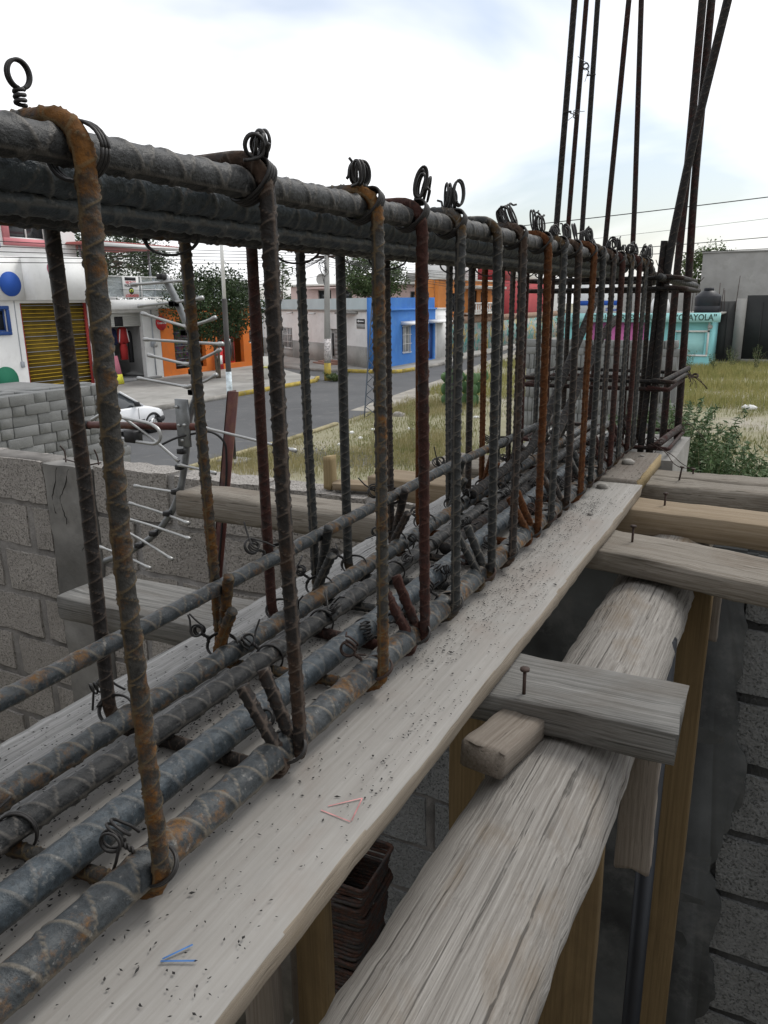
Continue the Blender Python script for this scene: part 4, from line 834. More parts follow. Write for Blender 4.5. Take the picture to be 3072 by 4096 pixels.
# ------------------------------------------------------------------ uniform shop with balcony
b = thing('shop_building', 'narrow white shop with rolled shutter, hanging clothes and a glazed balcony', 'building', (-31, 29, 0)); O = (-29.3, 0)
facade(b, 'wall', O, YD, 26.96, 30.95, 0, 4.12, .25, M['white2'], [(27.1, 29.75, .16, 3.5)]); pbox(b, 'inner_room', (-32.6, 26.97, .17), (-32.4, 30.9, 4.0), 'white2'); pbox(b, 'inner_side', (-32.39, 30.5, .17), (-29.56, 30.7, 4.0), 'white2')
pbox(b, 'ceiling', (-32.39, 26.97, 3.95), (-29.56, 30.49, 4.05), 'white2'); pbox(b, 'floor', (-32.39, 26.97, .165), (-29.0, 30.49, .26), 'tile')
sh = fpart(b, 'roller_shutter', O, YD, 27.1, 29.75, 2.83, 3.5, -.2, -.15, 'shutter')
for k in range(8): fpart(sh, 'slat', O, YD, 27.12, 29.73, 2.845+k*.081, 2.915+k*.081, -.149, -.13, 'shutter')
fpart(sh, 'hatch', O, YD, 28.0, 28.55, 2.86, 3.32, -.129, -.12, 'dark')
pbox(b, 'balcony_slab', (-30.6, 26.9, 3.67), (-28.75, 31.8, 4.12), 'white'); pbox(b, 'terrace_back_wall', (-33.2, 26.96, 4.125), (-33, 31.7, 5.0), 'white2')
for u in (27.0, 29.4, 31.7): pbox(b, 'rail_post', (-28.86, u-.03, 4.125), (-28.80, u+.03, 5.22), 'white')
for z in (5.18, 4.58, 4.2): pbox(b, 'rail', (-28.855, 27.04 if z != 4.58 else 29.5, z), (-28.805, 31.66, z+.045), 'white')
pbox(b, 'balcony_panel', (-28.90, 27.04, 4.26), (-28.885, 31.66, 5.16), 'sheetglass')
pbox(b, 'roof_fascia', (-28.595, 26.6, 6.50), (-28.55, 32.1, 6.69), 'white2'); pbox(b, 'tin_roof', (-33, 26.6, 6.62), (-28.6, 32.1, 6.70), 'roofred')
for u in (27.2, 31.7): pbox(b, 'roof_post', (-30.4, u-.04, 4.125), (-30.32, u+.04, 6.615), 'greybar')
mb = MB(); 
for k in range(28): cyl(mb, (-33, 26.7+k*.195, 6.70), (-28.6, 26.7+k*.195, 6.70), .055, n=8)
tag(put('roof_ribs', mb, M['roofred'], b), kind='stuff')
fpart(b, 'conduit', O, YD, 30.35, 30.40, .3, 3.6, 0, .04, 'greybar'); m_ = fpart(b, 'meter_box', O, YD, 30.12, 30.42, 1.75, 2.05, .04, .16, 'greybar', .02)
mb = MB(); cyl(mb, (-29.14, 30.33, 1.83), (-29.06, 30.33, 1.83), .1, n=18); put('dial', mb, M['polegrey'], m_)
lp = thing('security_poster', 'white neighbourhood-watch poster with a green eye on the balcony', 'poster', (-28.78, 28.7, 4.7))
pbox(lp, 'sheet', (-28.785, 28.15, 4.2), (-28.775, 29.2, 5.2), 'white')
text_on('lettering', 'VECINOS', .17, (-28.765, 28.67, 4.92), (0, 1, 0), (0, 0, 1), M['coke'], lp, .003); text_on('lettering', 'VIGILANTES', .165, (-28.765, 28.67, 4.77), (0, 1, 0), (0, 0, 1), M['dark'], lp, .003); text_on('lettering', '¡CUIDADO!', .165, (-28.765, 28.69, 4.30), (0, 1, 0), (0, 0, 1), M['coke'], lp, .003)
pbox(lp, 'band', (-28.7745, 28.3, 5.02), (-28.768, 29.02, 5.17), 'dark')
mb = MB(); poly_prism(mb, circle(.16, 24), (-28.7745, 28.67, 4.54), (0, 1, 0), (0, 0, 1), .003); ey = put('eye', mb, M['dark'], lp)
mb = MB(); poly_prism(mb, circle(.075, 20, rx=.14), (-28.7714, 28.67, 4.54), (0, 1, 0), (0, 0, 1), .003); put('iris', mb, M['eyegreen'], ey); mb = MB(); poly_prism(mb, circle(.045, 14), (-28.768, 28.67, 4.54), (0, 1, 0), (0, 0, 1), .003); put('pupil', mb, M['dark'], ey)
ck = thing('round_sign', 'round red soft-drink sign with white script on the orange pillar', 'sign', (-29.28, 31.02, 2.93)); fdisc(ck, 'disc', -29.29, 31.02, 2.93, .36, 'coke', .07)
text_on('lettering', 'Coca-Cola', .15, (-29.215, 31.02, 2.94), (0, 1, 0), (0, 0, 1), M['white'], ck, .003, .35)
def jacket(x, y, z, w, h, mat, label, sl=True, stripe=False):
    j = thing('hanging_clothes', label, 'clothes', (x, y, z)); mb = MB()
    P = [(-w*.38, -h/2), (w*.38, -h/2), (w*.42, h*.2), (w*.30, h*.42), (w*.1, h*.5), (-w*.1, h*.5), (-w*.30, h*.42), (-w*.42, h*.2)]
    poly_prism(mb, P, (x-.06, y, z), (0, 1, 0), (0, 0, 1), .12); put('body', mb, M[mat], j)
    if sl:
        for s_ in (-1, 1):
            mb = MB(); cyl(mb, (x, y+s_*w*.34, z+h*.36), (x, y+s_*w*.52, z-h*.42), .085, .06, 10); put('sleeve', mb, M[mat], j)
            if stripe: mb = MB(); cyl(mb, (x+.07, y+s_*w*.36, z+h*.34), (x+.07, y+s_*w*.54, z-h*.40), .03, .025, 8); put('stripe', mb, M['white'], j)
jacket(-30.0, 28.25, 2.35, .62, .85, 'cloth_navy', 'navy jacket hanging in the shop doorway'); jacket(-30.0, 29.0, 2.40, .62, .85, 'cloth_red', 'upper red tracksuit jacket hanging in the shop doorway', True, True)
jacket(-30.0, 28.98, 1.60, .52, .85, 'cloth_red', 'red tracksuit trousers hanging below the red jacket', False); jacket(-30.0, 27.95, 1.65, .60, .85, 'cloth_black', 'black striped jacket hanging low in the shop doorway', True, True)
jacket(-30.05, 27.45, 2.3, .55, .9, 'plastic', 'dark grey jacket at the left of the shop doorway'); jacket(-30.05, 29.5, 1.8, .3, 1.6, 'cloth_black', 'long black garment at the right of the shop doorway', False)
def aframe(x, y, z, w, h, rz, mats, label, col='dark', lettering=None):
    a_ = thing('sandwich_board', label, 'sign', (x, y, z)); 
    for s_, mt in ((1, mats[0]), (-1, mats[1])):
        mb = MB(); V = np.array([(s_*.30, -w/2, 0), (s_*.30, w/2, 0), (s_*.03, w/2, h), (s_*.03, -w/2, h)]); V = np.concatenate((V, V-np.array((s_*.025, 0, 0)))) @ rotz(rz).T + np.array((x, y, z)); mb.add(V, [BOXF]); put('panel', mb, M[mt], a_)
    return a_
a_ = aframe(-28.75, 27.0, .16, .6, 1.35, .0, ('signpink', 'dark'), 'pink and yellow sandwich board outside the uniform shop')
mb = MB(); V = np.array([(.318, -.3, .02), (.318, .3, .02), (.225, .3, .48), (.225, -.3, .48)]); V = np.concatenate((V, V-np.array((.012, 0, 0)))) + np.array((-28.75, 27.0, .16)); mb.add(V, [BOXF]); put('yellow_panel', mb, M['signyellow'], a_)
a_ = aframe(-23.5, 32.0, .16, .62, 1.12, -1.15, ('offwhite', 'dark'), 'black and cream sandwich board on the street corner'); mb = MB(); cbox(mb, (-23.85, 31.75, .75), (-23.15, 32.3, .78), .004); put('strap', mb, M['signyellow'], a_)
# ------------------------------------------------------------------ orange corner shop
b = thing('shop_building', 'bright orange corner shop with goods racks behind open fronts', 'building', (-31, 35, 0)); O = (-29.28, 0)
facade(b, 'wall', O, YD, 30.96, 39.9, 0, 3.7, .25, M['orange'], [(31.9, 34.4, .45, 2.95), (35.5, 37.9, .45, 2.6), (38.5, 39.1, 1.5, 2.3)]); pbox(b, 'back_wall', (-36.2, 30.98, 0), (-36, 39.9, 3.6), 'dark'); pbox(b, 'roof', (-36.2, 30.98, 3.703), (-29.1, 39.95, 3.95), 'white2')
facade(b, 'side_wall', (-29.28, 39.9), (-1, 0), 0.0, 6.9, 0, 3.7, .25, M['orange'])
window(b, O, YD, 38.5, 39.1, 1.5, 2.3)
for y0, n_ in ((31.95, 3), (35.6, 2)):
    for k in range(n_):
        r_ = pbox(b, 'rack', (-30.4, y0+k*.8, .5), (-30.1, y0+k*.8+.72, 2.7), 'goods')
        for q in range(6): pbox(r_, 'shelf', (-30.08, y0+k*.8, .55+q*.36), (-30.0, y0+k*.8+.72, .58+q*.36), 'greybar')
fr = thing('drink_cooler', 'red drinks cooler inside the orange shop front', 'cooler', (-29.8, 36.9, .3)); pbox(fr, 'cabinet', (-30.0, 36.5, .3), (-29.5, 37.3, 2.1), 'fridge', .03); pbox(fr, 'door', (-29.499, 36.6, .55), (-29.47, 37.2, 1.9), 'glass')
sg = thing('folding_sign', 'small red and white sign leaning on the orange shop front', 'sign', (-28.9, 35.2, .16)); pbox(sg, 'panel', (-29.0, 34.85, .2), (-28.95, 35.5, 1.35), 'coke'); pbox(sg, 'label', (-28.949, 34.95, .5), (-28.94, 35.4, 1.0), 'white')
# ------------------------------------------------------------------ white house with grey dado on the cross street
W0, W1 = np.array((-21.5, 39.3)), np.array((-34.0, 47.6)); dW = (W1-W0)/np.linalg.norm(W1-W0); dH = -dW     # u runs from the far end to the corner
LW = 18.0; OW = tuple(W0+dW*LW)
b = thing('house', 'low white house with a grey painted base and iron window grilles', 'house', (-27, 43.5, 0))
hol = [(LW-5.0, LW-3.4, .40, 2.28), (LW-13.6, LW-11.3, .75, 2.2)]
facade(b, 'wall', OW, dH, 0, LW-.02, 0, 3.35, .3, M['white'], hol); facade(b, 'parapet', OW, dH, 0, LW-.02, 3.46, 4.1, .25, M['paleblue'], [], -.06); fpart(b, 'cornice', OW, dH, 0, LW-.02, 3.352, 3.457, -.3, .12, 'greydado')
for u0, u1 in ((0, LW-13.6), (LW-11.3, LW-5.0), (LW-3.4, LW-.02)): fpart(b, 'dado', OW, dH, u0, u1, .0, 1.35, .002, .02, 'greydado')
fpart(b, 'dado', OW, dH, LW-13.6, LW-11.3, 0, .75, .002, .02, 'greydado')
window(b, OW, dH, LW-13.6, LW-11.3, .75, 2.2, 'white', 9)
dr = fpart(b, 'door', OW, dH, LW-5.0, LW-3.4, .4, 2.28, -.15, -.10, 'doorgrey'); 
for k in range(7): fpart(dr, 'rail', OW, dH, LW-4.5, LW-3.45, .45+k*.26, .66+k*.26, -.099, -.08, 'doorgrey')
fpart(dr, 'glazed_slot', OW, dH, LW-4.92, LW-4.68, .6, 2.0, -.099, -.09, 'dark')
for k in range(3): fpart(b, 'step', OW, dH, LW-5.6+k*.15, LW-3.2-k*.15, .16+k*.08, .24+k*.08, .021, 1.0-k*.3, 'step')
pbox(b, 'roof', (-36, 48.5, 3.2), (-21.9, 58, 3.34), 'greywall')
for u in (LW-7.2, LW-11.0): 
    q = W0+dW*(LW-u); nW = np.array((dH[1], -dH[0])); mb = MB(); cyl(mb, (*(q), 3.2), (*(q+nW*.45), 3.17), .06, n=10); put('rain_spout', mb, M['white2'], b)
sg = thing('one_way_sign', 'black one-way street sign with a white arrow on the white house', 'sign', (*(W0+dW*.75), 2.7)); fpart(sg, 'plate', OW, dH, LW-1.25, LW-.25, 2.66, 2.92, .0, .03, 'dark'); fpart(sg, 'name_plate', OW, dH, LW-1.25, LW-.25, 2.38, 2.64, .0, .03, 'doorgrey')
nW = np.array((dH[1], -dH[0])); mb = MB(); poly_prism(mb, [(-.42, 0), (-.22, .09), (-.22, .035), (.42, .035), (.42, -.035), (-.22, -.035), (-.22, -.09)], (*(W0+dW*.75+nW*.031), 2.79), (*dH, 0), (0, 0, 1), .004); put('arrow', mb, M['white'], sg)
# ------------------------------------------------------------------ blue house and white garage
b = thing('house', 'bright blue corner house with a white grille window and small awnings', 'house', (-24, 43, 0)); OB = (-20.72, 0)
facade(b, 'wall', OB, YD, 39.36, 47.25, 0, 3.35, .3, M['blue'], [(42.3, 43.45, .85, 2.45), (46.3, 47.0, .2, 2.45)]); facade(b, 'parapet', OB, YD, 39.36, 47.25, 3.46, 4.1, .25, M['blue'], [], -.06); fpart(b, 'cornice', OB, YD, 39.36, 47.25, 3.352, 3.457, -.3, .12, 'blue')
fpart(b, 'corner_pier', OB, YD, 39.0, 39.36, 0, 4.1, -.6, .05, 'blue')
window(b, OB, YD, 42.3, 43.45, .85, 2.45, 'white', 7); fpart(b, 'door', OB, YD, 46.3, 47.0, .2, 2.45, -.15, -.1, 'bluedk')
for u0, u1 in ((42.1, 44.5), (46.0, 48.6)):
    mb = MB(); poly_prism(mb, [(0, 0), (.75, -.12), (.75, -.20), (0, -.20)], (-20.719, u1, 2.72), (1, 0, 0), (0, 0, 1), u1-u0); put('awning', mb, M['white'], b)
pbox(b, 'roof', (-24, 39.9, 3.2), (-21.05, 47.2, 3.34), 'greywall')
pl = thing('wall_poster', 'red and white flyer on the parapet of the blue house', 'poster', (-20.7, 39.6, 3.75)); fpart(pl, 'sheet', OB, YD, 39.4, 39.9, 3.5, 4.05, -.055, -.04, 'white'); fpart(pl, 'print', OB, YD, 39.45, 39.85, 3.72, 3.9, -.039, -.033, 'coke')
b = thing('garage', 'plain white garage front between the blue house and the graffiti wall', 'garage', (-22, 48.7, 0)); pbox(b, 'wall', (-24, 47.26, 0), (-20.75, 50.0, 3.35), 'white'); pbox(b, 'door', (-20.749, 47.6, .18), (-20.72, 49.7, 2.95), 'white2'); pbox(b, 'coping', (-24, 47.26, 3.352), (-20.7, 50.0, 3.42), 'white2')
# ------------------------------------------------------------------ orange and red houses, graffiti wall
b = thing('house', 'orange house with a pale canopy and white balusters behind the graffiti wall', 'house', (-25, 55, 0)); OO = (-21.75, 0)
facade(b, 'wall', OO, YD, 50.1, 62.4, 0, 5.3, .3, M['orangehouse'], [(56.2, 57.6, 3.0, 4.6), (58.4, 59.4, 3.4, 4.5), (52.0, 53.4, 3.1, 4.4)]); pbox(b, 'side_wall', (-23.5, 50.02, 0), (-22.06, 50.09, 5.3), 'orangehouse'); pbox(b, 'canopy', (-21.74, 54.8, 4.72), (-20.6, 61.2, 4.92), 'offwhite', .02); pbox(b, 'roof', (-23.5, 50.02, 5.302), (-21.6, 62.4, 5.4), 'offwhite')
for q in ((56.2, 57.6, 3.0, 4.6), (58.4, 59.4, 3.4, 4.5), (52.0, 53.4, 3.1, 4.4)): window(b, OO, YD, *q, 'dark')
pbox(b, 'balcony_rail', (-20.95, 54.4, 3.62), (-20.75, 61.0, 3.72), 'white'); pbox(b, 'balcony_slab', (-21.74, 54.4, 2.85), (-20.7, 61.0, 3.0), 'offwhite')
for k in range(14): mb = MB(); y = 54.6+k*.48; sweep(mb, np.array([(-20.85, y, z) for z in (3.0, 3.12, 3.3, 3.5, 3.62)]), np.array((.06, .1, .06, .07, .06)), 8); put('baluster', mb, M['white'], b, True)
b = thing('house', 'dark red two-storey house front beyond the orange house', 'house', (-25, 70, 0)); pbox(b, 'wall', (-23.6, 62.5, 0), (-21.75, 78.5, 5.45), 'red'); pbox(b, 'roof_wall', (-23.6, 66.5, 5.45), (-21.9, 74, 6.6), 'offwhite'); pbox(b, 'parapet', (-23.6, 62.5, 5.452), (-21.8, 66.4, 6.9), 'red')
facade(b, 'end_wall', (-21.75, 78.52), YD, 0, 6, 0, 5.6, .3, M['white2'], [(2.5, 3.6, 3.4, 5.0)]); window(b, (-21.75, 78.52), YD, 2.5, 3.6, 3.4, 5.0)
b = thing('garden_wall', 'long street wall painted with teal and yellow graffiti', 'wall', (-21.3, 60, 0)); pbox(b, 'base', (-21.4, 50.1, 0), (-21.2, 84, 2.25), M['mural']); pbox(b, 'coping_course', (-21.39, 50.1, 2.252), (-21.21, 84, 2.75), 'brick')
# ------------------------------------------------------------------ far houses behind
def far_house(label, x0, x1, y0, y1, h, mat, wins, base=0):
    b = thing('house', label, 'house', ((x0+x1)/2, (y0+y1)/2, 0)); facade(b, 'wall', (x0, y0), (1, 0), 0, x1-x0, base, h, .3, M[mat], wins); pbox(b, 'side_wall', (x1-.3, y0+.31, base), (x1, y1, h), mat); pbox(b, 'roof', (x0-.2, y0-.5, h+.002), (x1+.3, y1, h+.18), 'offwhite')
    for q in wins: window(b, (x0, y0), (1, 0), *q, 'greydado')
    return b
b = far_house('pale pink house with a dish on its roof behind the white house', -42, -34.0, 62, 70, 5.3, 'pinkhouse', [(3.0, 4.4, 3.9, 4.95), (5.0, 6.6, 3.9, 4.95)])
pbox(b, 'eave', (-40, 61.0, 5.05), (-35.5, 61.99, 5.18), 'pinkhouse')
mb = MB(); th = np.linspace(0, 6.283, 20, endpoint=False); V = [(-38.4, 61.8, 5.9)] + [(-38.4+.5*math.cos(q), 61.6, 5.9+.5*math.sin(q)) for q in th]; mb.add(V, [np.array([(0, 1+k, 1+(k+1) % 20) for k in range(20)])]); cyl(mb, (-38.4, 61.9, 5.48), (-38.4, 61.8, 5.9), .04, n=8); put('satellite_dish', mb, M['polegrey'], b)
b = far_house('white and pink house with laundry on the roof beyond the blue house', -32, -25.5, 62, 70, 5.25, 'pinkhouse', [(2.4, 3.4, 3.6, 4.7), (4.2, 5.2, 3.6, 4.7)])
pbox(b, 'roof_room', (-29.5, 64, 5.45), (-26.0, 69, 7.2), 'white2'); mb = MB(); cyl(mb, (-30.3, 63.8, 5.43), (-30.3, 63.8, 6.3), .55, .5, 18); put('water_tank', mb, M['greywall'], b)
mb = MB(); poly_prism(mb, [(-.2, 0), (.2, 0), (.2, -.35), (.24, -1.0), (.06, -1.0), (0, -.4), (-.06, -1.0), (-.24, -1.0), (-.2, -.35)], (-29.4, 63.2, 6.75), (1, 0, 0), (0, 0, 1), .05); tag(put('laundry', mb, M['cloth_black'], None, loc=(-29.4, 63.2, 6.75)), 'dark trousers drying on the far house roof', 'clothes')
# glass balcony of the house behind the street tree
b = thing('house', 'white house with a glazed roof terrace behind the street tree', 'house', (-40, 47, 0)); pbox(b, 'wall', (-46, 48.0, 0), (-36.5, 54, 4.0), 'white2'); pbox(b, 'terrace_panel', (-45, 48.05, 4.02), (-36.6, 48.1, 5.5), 'sheetglass'); pbox(b, 'rail', (-45, 48.04, 5.5), (-36.55, 48.11, 5.56), 'greybar'); pbox(b, 'rail_post', (-36.6, 48.04, 4.0), (-36.5, 48.12, 5.6), 'dark')
# ------------------------------------------------------------------ turquoise nursery, gates and grey houses (right)
b = thing('kiosk_building', 'low turquoise and pink building with painted lettering along its fascia', 'building', (-7.5, 49.5, 0)); OA = (-12.4, 47.5)
facade(b, 'wall', OA, (1, 0), 0, 8.5, 0, 2.6, .25, M['aqua'], [(6.65, 8.2, .75, 2.0)]); fpart(b, 'pink_panel', OA, (1, 0), 1.85, 5.0, .5, 2.55, .002, .03, 'magenta'); pbox(b, 'side_wall', (-4.15, 47.76, 0), (-3.9, 53, 2.6), 'aqua'); pbox(b, 'roof', (-12.4, 47.495, 2.952), (-3.5, 53, 3.05), 'greywall')
fs = pbox(b, 'fascia', (-12.4, 46.9, 2.56), (-3.48, 47.49, 3.06), 'aqua2'); fpart(b, 'shutter', OA, (1, 0), 6.65, 8.2, .75, 2.0, -.12, -.06, 'aqua2')
for q in ((6.5, 8.42, 2.0, 2.1), (6.5, 8.42, .66, .75), (8.32, 8.42, .75, 2.55)): fpart(b, 'trim', OA, (1, 0), *q, .0, .06, 'white')
text_on('lettering', 'TALLER ARTESANAL EL', .46, (-8.45, 46.895, 2.81), (1, 0, 0), (0, 0, 1), M['letter'], fs, .006, 0, .82); text_on('lettering', '“CRAYOLA”', .48, (-4.72, 46.895, 2.81), (1, 0, 0), (0, 0, 1), M['letter'], fs, .006, 0, .84)
mb = MB(); cyl(mb, (-3.95, 47.3, 2.3), (-3.95, 47.1, 2.3), .13, n=16); put('meter_dial', mb, M['polegrey'], b)
wt = thing('water_tank', 'round black plastic water tank on the turquoise building', 'tank', (-4.35, 48.8, 3.05)); mb = MB(); sweep(mb, np.array([(-4.35, 48.8, z) for z in (3.052, 3.08, 3.4, 3.42, 3.44, 3.92, 3.98, 4.2, 4.26)]), np.array((.68, .70, .70, .685, .70, .70, .68, .40, .34)), 32); put('shell', mb, M['tank'], wt, True); mb = MB(); cyl(mb, (-4.35, 48.8, 4.26), (-4.35, 48.8, 4.42), .27, n=18); put('lid', mb, M['tank'], wt)
wt = thing('water_tank', 'white domed water tank behind the turquoise fascia', 'tank', (-7.0, 49.2, 3.05)); mb = MB(); sweep(mb, np.array([(-7.0, 49.2, z) for z in (3.052, 3.5, 3.8, 4.0, 4.08)]), np.array((.55, .55, .45, .25, .05)), 24); put('shell', mb, M['white'], wt, True)
bl = thing('billboard', 'white board with a blue stripe standing on the turquoise building', 'billboard', (-10, 48.6, 3.05)); pbox(bl, 'panel', (-11.6, 48.6, 3.055), (-9.1, 48.7, 4.75), 'white'); pbox(bl, 'stripe', (-11.6, 48.58, 3.5), (-9.1, 48.599, 3.78), 'disc_blue'); text_on('lettering', 'San Juan', .24, (-9.65, 48.595, 3.25), (1, 0, 0), (0, 0, 1), M['disc_blue'], bl)
for k, (x, y, h_) in enumerate(((-5.3, 50, 1.3), (-5.15, 50.1, 1.1), (-5.6, 50.2, 1.0), (-6.2, 49.8, 1.2), (-3.8, 49.6, 1.6), (-3.7, 49.8, 1.3), (-3.55, 50.4, 1.2), (-3.0, 51, 2.0))):
    mb = MB(); cyl(mb, (x, y, 3.05), (x+.1*math.sin(k*3), y, 3.1+h_), .018, n=6); tag(put('rebar_rod', mb, M['wire_rust'], None, loc=(x, y, 3.05)), 'thin starter rod sticking up from the turquoise building roof', 'rebar', 'rods on the turquoise roof')
b = thing('gate_wall', 'dark metal double gate between grey concrete pillars', 'gate', (-2.5, 52, 0)); pbox(b, 'gate_leaf', (-4.35, 52.0, .05), (-3.02, 52.08, 3.65), 'darkgate'); pbox(b, 'pillar', (-3.0, 51.9, 0), (-2.45, 52.4, 3.8), 'greywall'); pbox(b, 'gate_leaf', (-2.44, 52.0, .25), (4.0, 52.08, 3.98), 'darkgate'); pbox(b, 'sill', (-2.44, 51.6, 0), (4.0, 52.5, .25), 'concrete_lt')
for u in (-3.9, -3.45, -1.6, -.6, .4): pbox(b, 'rib', (u, 51.96, .3), (u+.04, 51.999, 3.6), 'darkgate')
b = thing('house', 'tall blank grey rendered house wall behind the dark gate', 'house', (0, 62, 0)); pbox(b, 'wall', (-5.75, 58, 0), (9, 68, 6.75), 'greywall'); pbox(b, 'low_wall', (-12.5, 58.2, 0), (-5.76, 58.5, 4.75), 'greywall'); pbox(b, 'coping', (-5.8, 57.95, 6.752), (9, 68, 6.85), 'greywall')
b = far_house('distant beige house with dark windows between cage and red house', -19.5, -14, 84, 92, 5.8, 'offwhite', [(1.0, 2.0, 3.4, 4.8), (3.2, 4.4, 3.4, 4.8)])

# ------------------------------------------------------------------ white hatchback on the street (nose towards +Y)
def make_car(x, y, label):
    c = thing('car', label, 'car', (x, y, .012)); hw = .80
    # (y from rear to nose, half width, sill, belt, roof-or-hood z, cabin half width)
    st = [(-1.80, .66, .42, .78, .80), (-1.76, .76, .30, .86, .90), (-1.55, .80, .24, .90, .94), (-1.0, .81, .22, .91, .93), (-.2, .82, .22, .90, .92), (.55, .82, .22, .88, .90), (.85, .81, .22, .86, .90), (1.25, .80, .24, .80, .85), (1.60, .77, .26, .72, .77), (1.80, .68, .30, .62, .66), (1.86, .56, .36, .54, .57)]
    mb = MB(); V = []; n = 12
    for yy, w, zs, zb, zt in st:
        sec = [(-w*.86, zs), (-w*.98, zs+.10), (-w, (zs+zb)/2), (-w*.985, zb-.04), (-w*.93, zb+.01), (-w*.5, zt), (w*.5, zt), (w*.93, zb+.01), (w*.985, zb-.04), (w, (zs+zb)/2), (w*.98, zs+.10), (w*.86, zs)]
        V += [(x+a, y+yy, b_) for a, b_ in sec]
    m_ = len(st); i = np.arange(m_-1)[:, None]*n; j = np.arange(n)[None]; k = (j+1) % n
    mb.add(np.array(V), [np.stack((i+j, i+n+j, i+n+k, i+k), -1).reshape(-1, 4), np.arange(n), (np.arange(n)+(m_-1)*n)[::-1]]); body = put('body', mb, M['carpaint'], c, True)
    # cabin: glass block with painted pillars and roof
    cs = [(-1.66, .62, .93, .90, .66), (-1.40, .70, .93, 1.30, .56), (-1.1, .74, .92, 1.385, .57), (-.3, .755, .91, 1.41, .58), (.15, .755, .90, 1.37, .57), (.40, .74, .90, 1.22, .60), (.95, .70, .88, .92, .66)]
    V = []
    for yy, w, z0, z1, wt in cs: V += [(x-w, y+yy, z0), (x-wt, y+yy, z1), (x+wt, y+yy, z1), (x+w, y+yy, z0)]
    mb = MB(); i = np.arange(len(cs)-1)[:, None]*4; j = np.arange(3)[None]; mb.add(np.array(V), [np.stack((i+j, i+4+j, i+5+j, i+1+j), -1).reshape(-1, 4)]); put('window', mb, M['glass'], c, True)
    mb = MB(); V = []
    for yy, w, z0, z1, wt in cs[1:5]: V += [(x-wt-.012, y+yy, z1-.02), (x-wt*.8, y+yy, z1+.022), (x, y+yy, z1+.032), (x+wt*.8, y+yy, z1+.022), (x+wt+.012, y+yy, z1-.02)]
    i = np.arange(3)[:, None]*5; j = np.arange(4)[None]; mb.add(np.array(V), [np.stack((i+j, i+5+j, i+6+j, i+1+j), -1).reshape(-1, 4)]); put('roof', mb, M['carpaint'], c, True)
    for s_ in (-1, 1):
        for P in ([(s_*.71, .93, .90), (s_*.585, .17, 1.375)], [(s_*.765, -.45, .92), (s_*.595, -.45, 1.40)], [(s_*.72, -1.62, .92), (s_*.58, -1.36, 1.32)]):
            mb = MB(); sweep(mb, np.array([(x+a, y+b_, z) for a, b_, z in P]), .032, 8); put('pillar', mb, M['carpaint'], c, True)
        for yy in (-1.22, 1.22):
            mb = MB(); cyl(mb, (x+s_*.62, y+yy, .285), (x+s_*.795, y+yy, .285), .285, n=28); w_ = put('wheel', mb, M['rubber'], c)
            mb = MB(); cyl(mb, (x+s_*.79, y+yy, .285), (x+s_*.803, y+yy, .285), .175, n=24); put('rim', mb, M['chrome'], w_)
            for q in range(5):
                a = q*1.257; mb = MB(); cbox(mb, (x+s_*.80-.008, y+yy-.022, .285), (x+s_*.80+.014, y+yy+.022, .285+.16), .004, 0, rotx(a), (x+s_*.8, y+yy, .285)); put('spoke', mb, M['polegrey'], w_)
            th = np.linspace(-.1, math.pi+.1, 16); mb = MB(); sweep(mb, np.array([(x+s_*.775, y+yy+.335*math.cos(q), .285+.335*math.sin(q)) for q in th]), .048, 8); put('wheel_arch', mb, M['rubber'], c, True)
        mb = MB(); cbox(mb, (x+s_*.84-.09, y+.50, .93), (x+s_*.84+.09, y+.62, 1.06), .03); put('mirror', mb, M['plastic'], c)
        mb = MB(); cbox(mb, (x+s_*.55-.16, y+1.70, .56), (x+s_*.55+.16, y+1.80, .68), .03, 0, rotz(-s_*.35)); put('headlight', mb, M['lampglass'], c)
        d_ = MB(); box(d_, (x+s_*.822-.004, y-.42, .40), (x+s_*.822+.004, y-.412, .88)); box(d_, (x+s_*.822-.004, y+.62, .40), (x+s_*.822+.004, y+.628, .86)); dr = put('door_gap', d_, M['plastic'], c)
        mb = MB(); cbox(mb, (x+s_*.825-.012, y-.36, .76), (x+s_*.825+.012, y-.20, .79), .004); put('door_handle', mb, M['plastic'], c)
        mb = MB(); cbox(mb, (x+s_*.80-.02, y-.9, .44), (x+s_*.80+.026, y+.85, .50), .01); put('side_moulding', mb, M['plastic'], c)
    mb = MB(); P = [(-.74, 1.40, .40), (-.72, 1.66, .40), (-.58, 1.84, .40), (0, 1.90, .40), (.58, 1.84, .40), (.72, 1.66, .40), (.74, 1.40, .40)]; sweep(mb, resample(fillet([(x+a, y+b_, z) for a, b_, z in P], .12, 5), .05)[0], .10, 10); put('bumper', mb, M['plastic'], c, True)
    mb = MB(); cbox(mb, (x-.26, y+1.845, .52), (x+.26, y+1.875, .60), .008); put('grille', mb, M['plastic'], c)
    return c
make_car(-18.1, 16.42, 'white two-door hatchback with dark bumpers driving down the street')

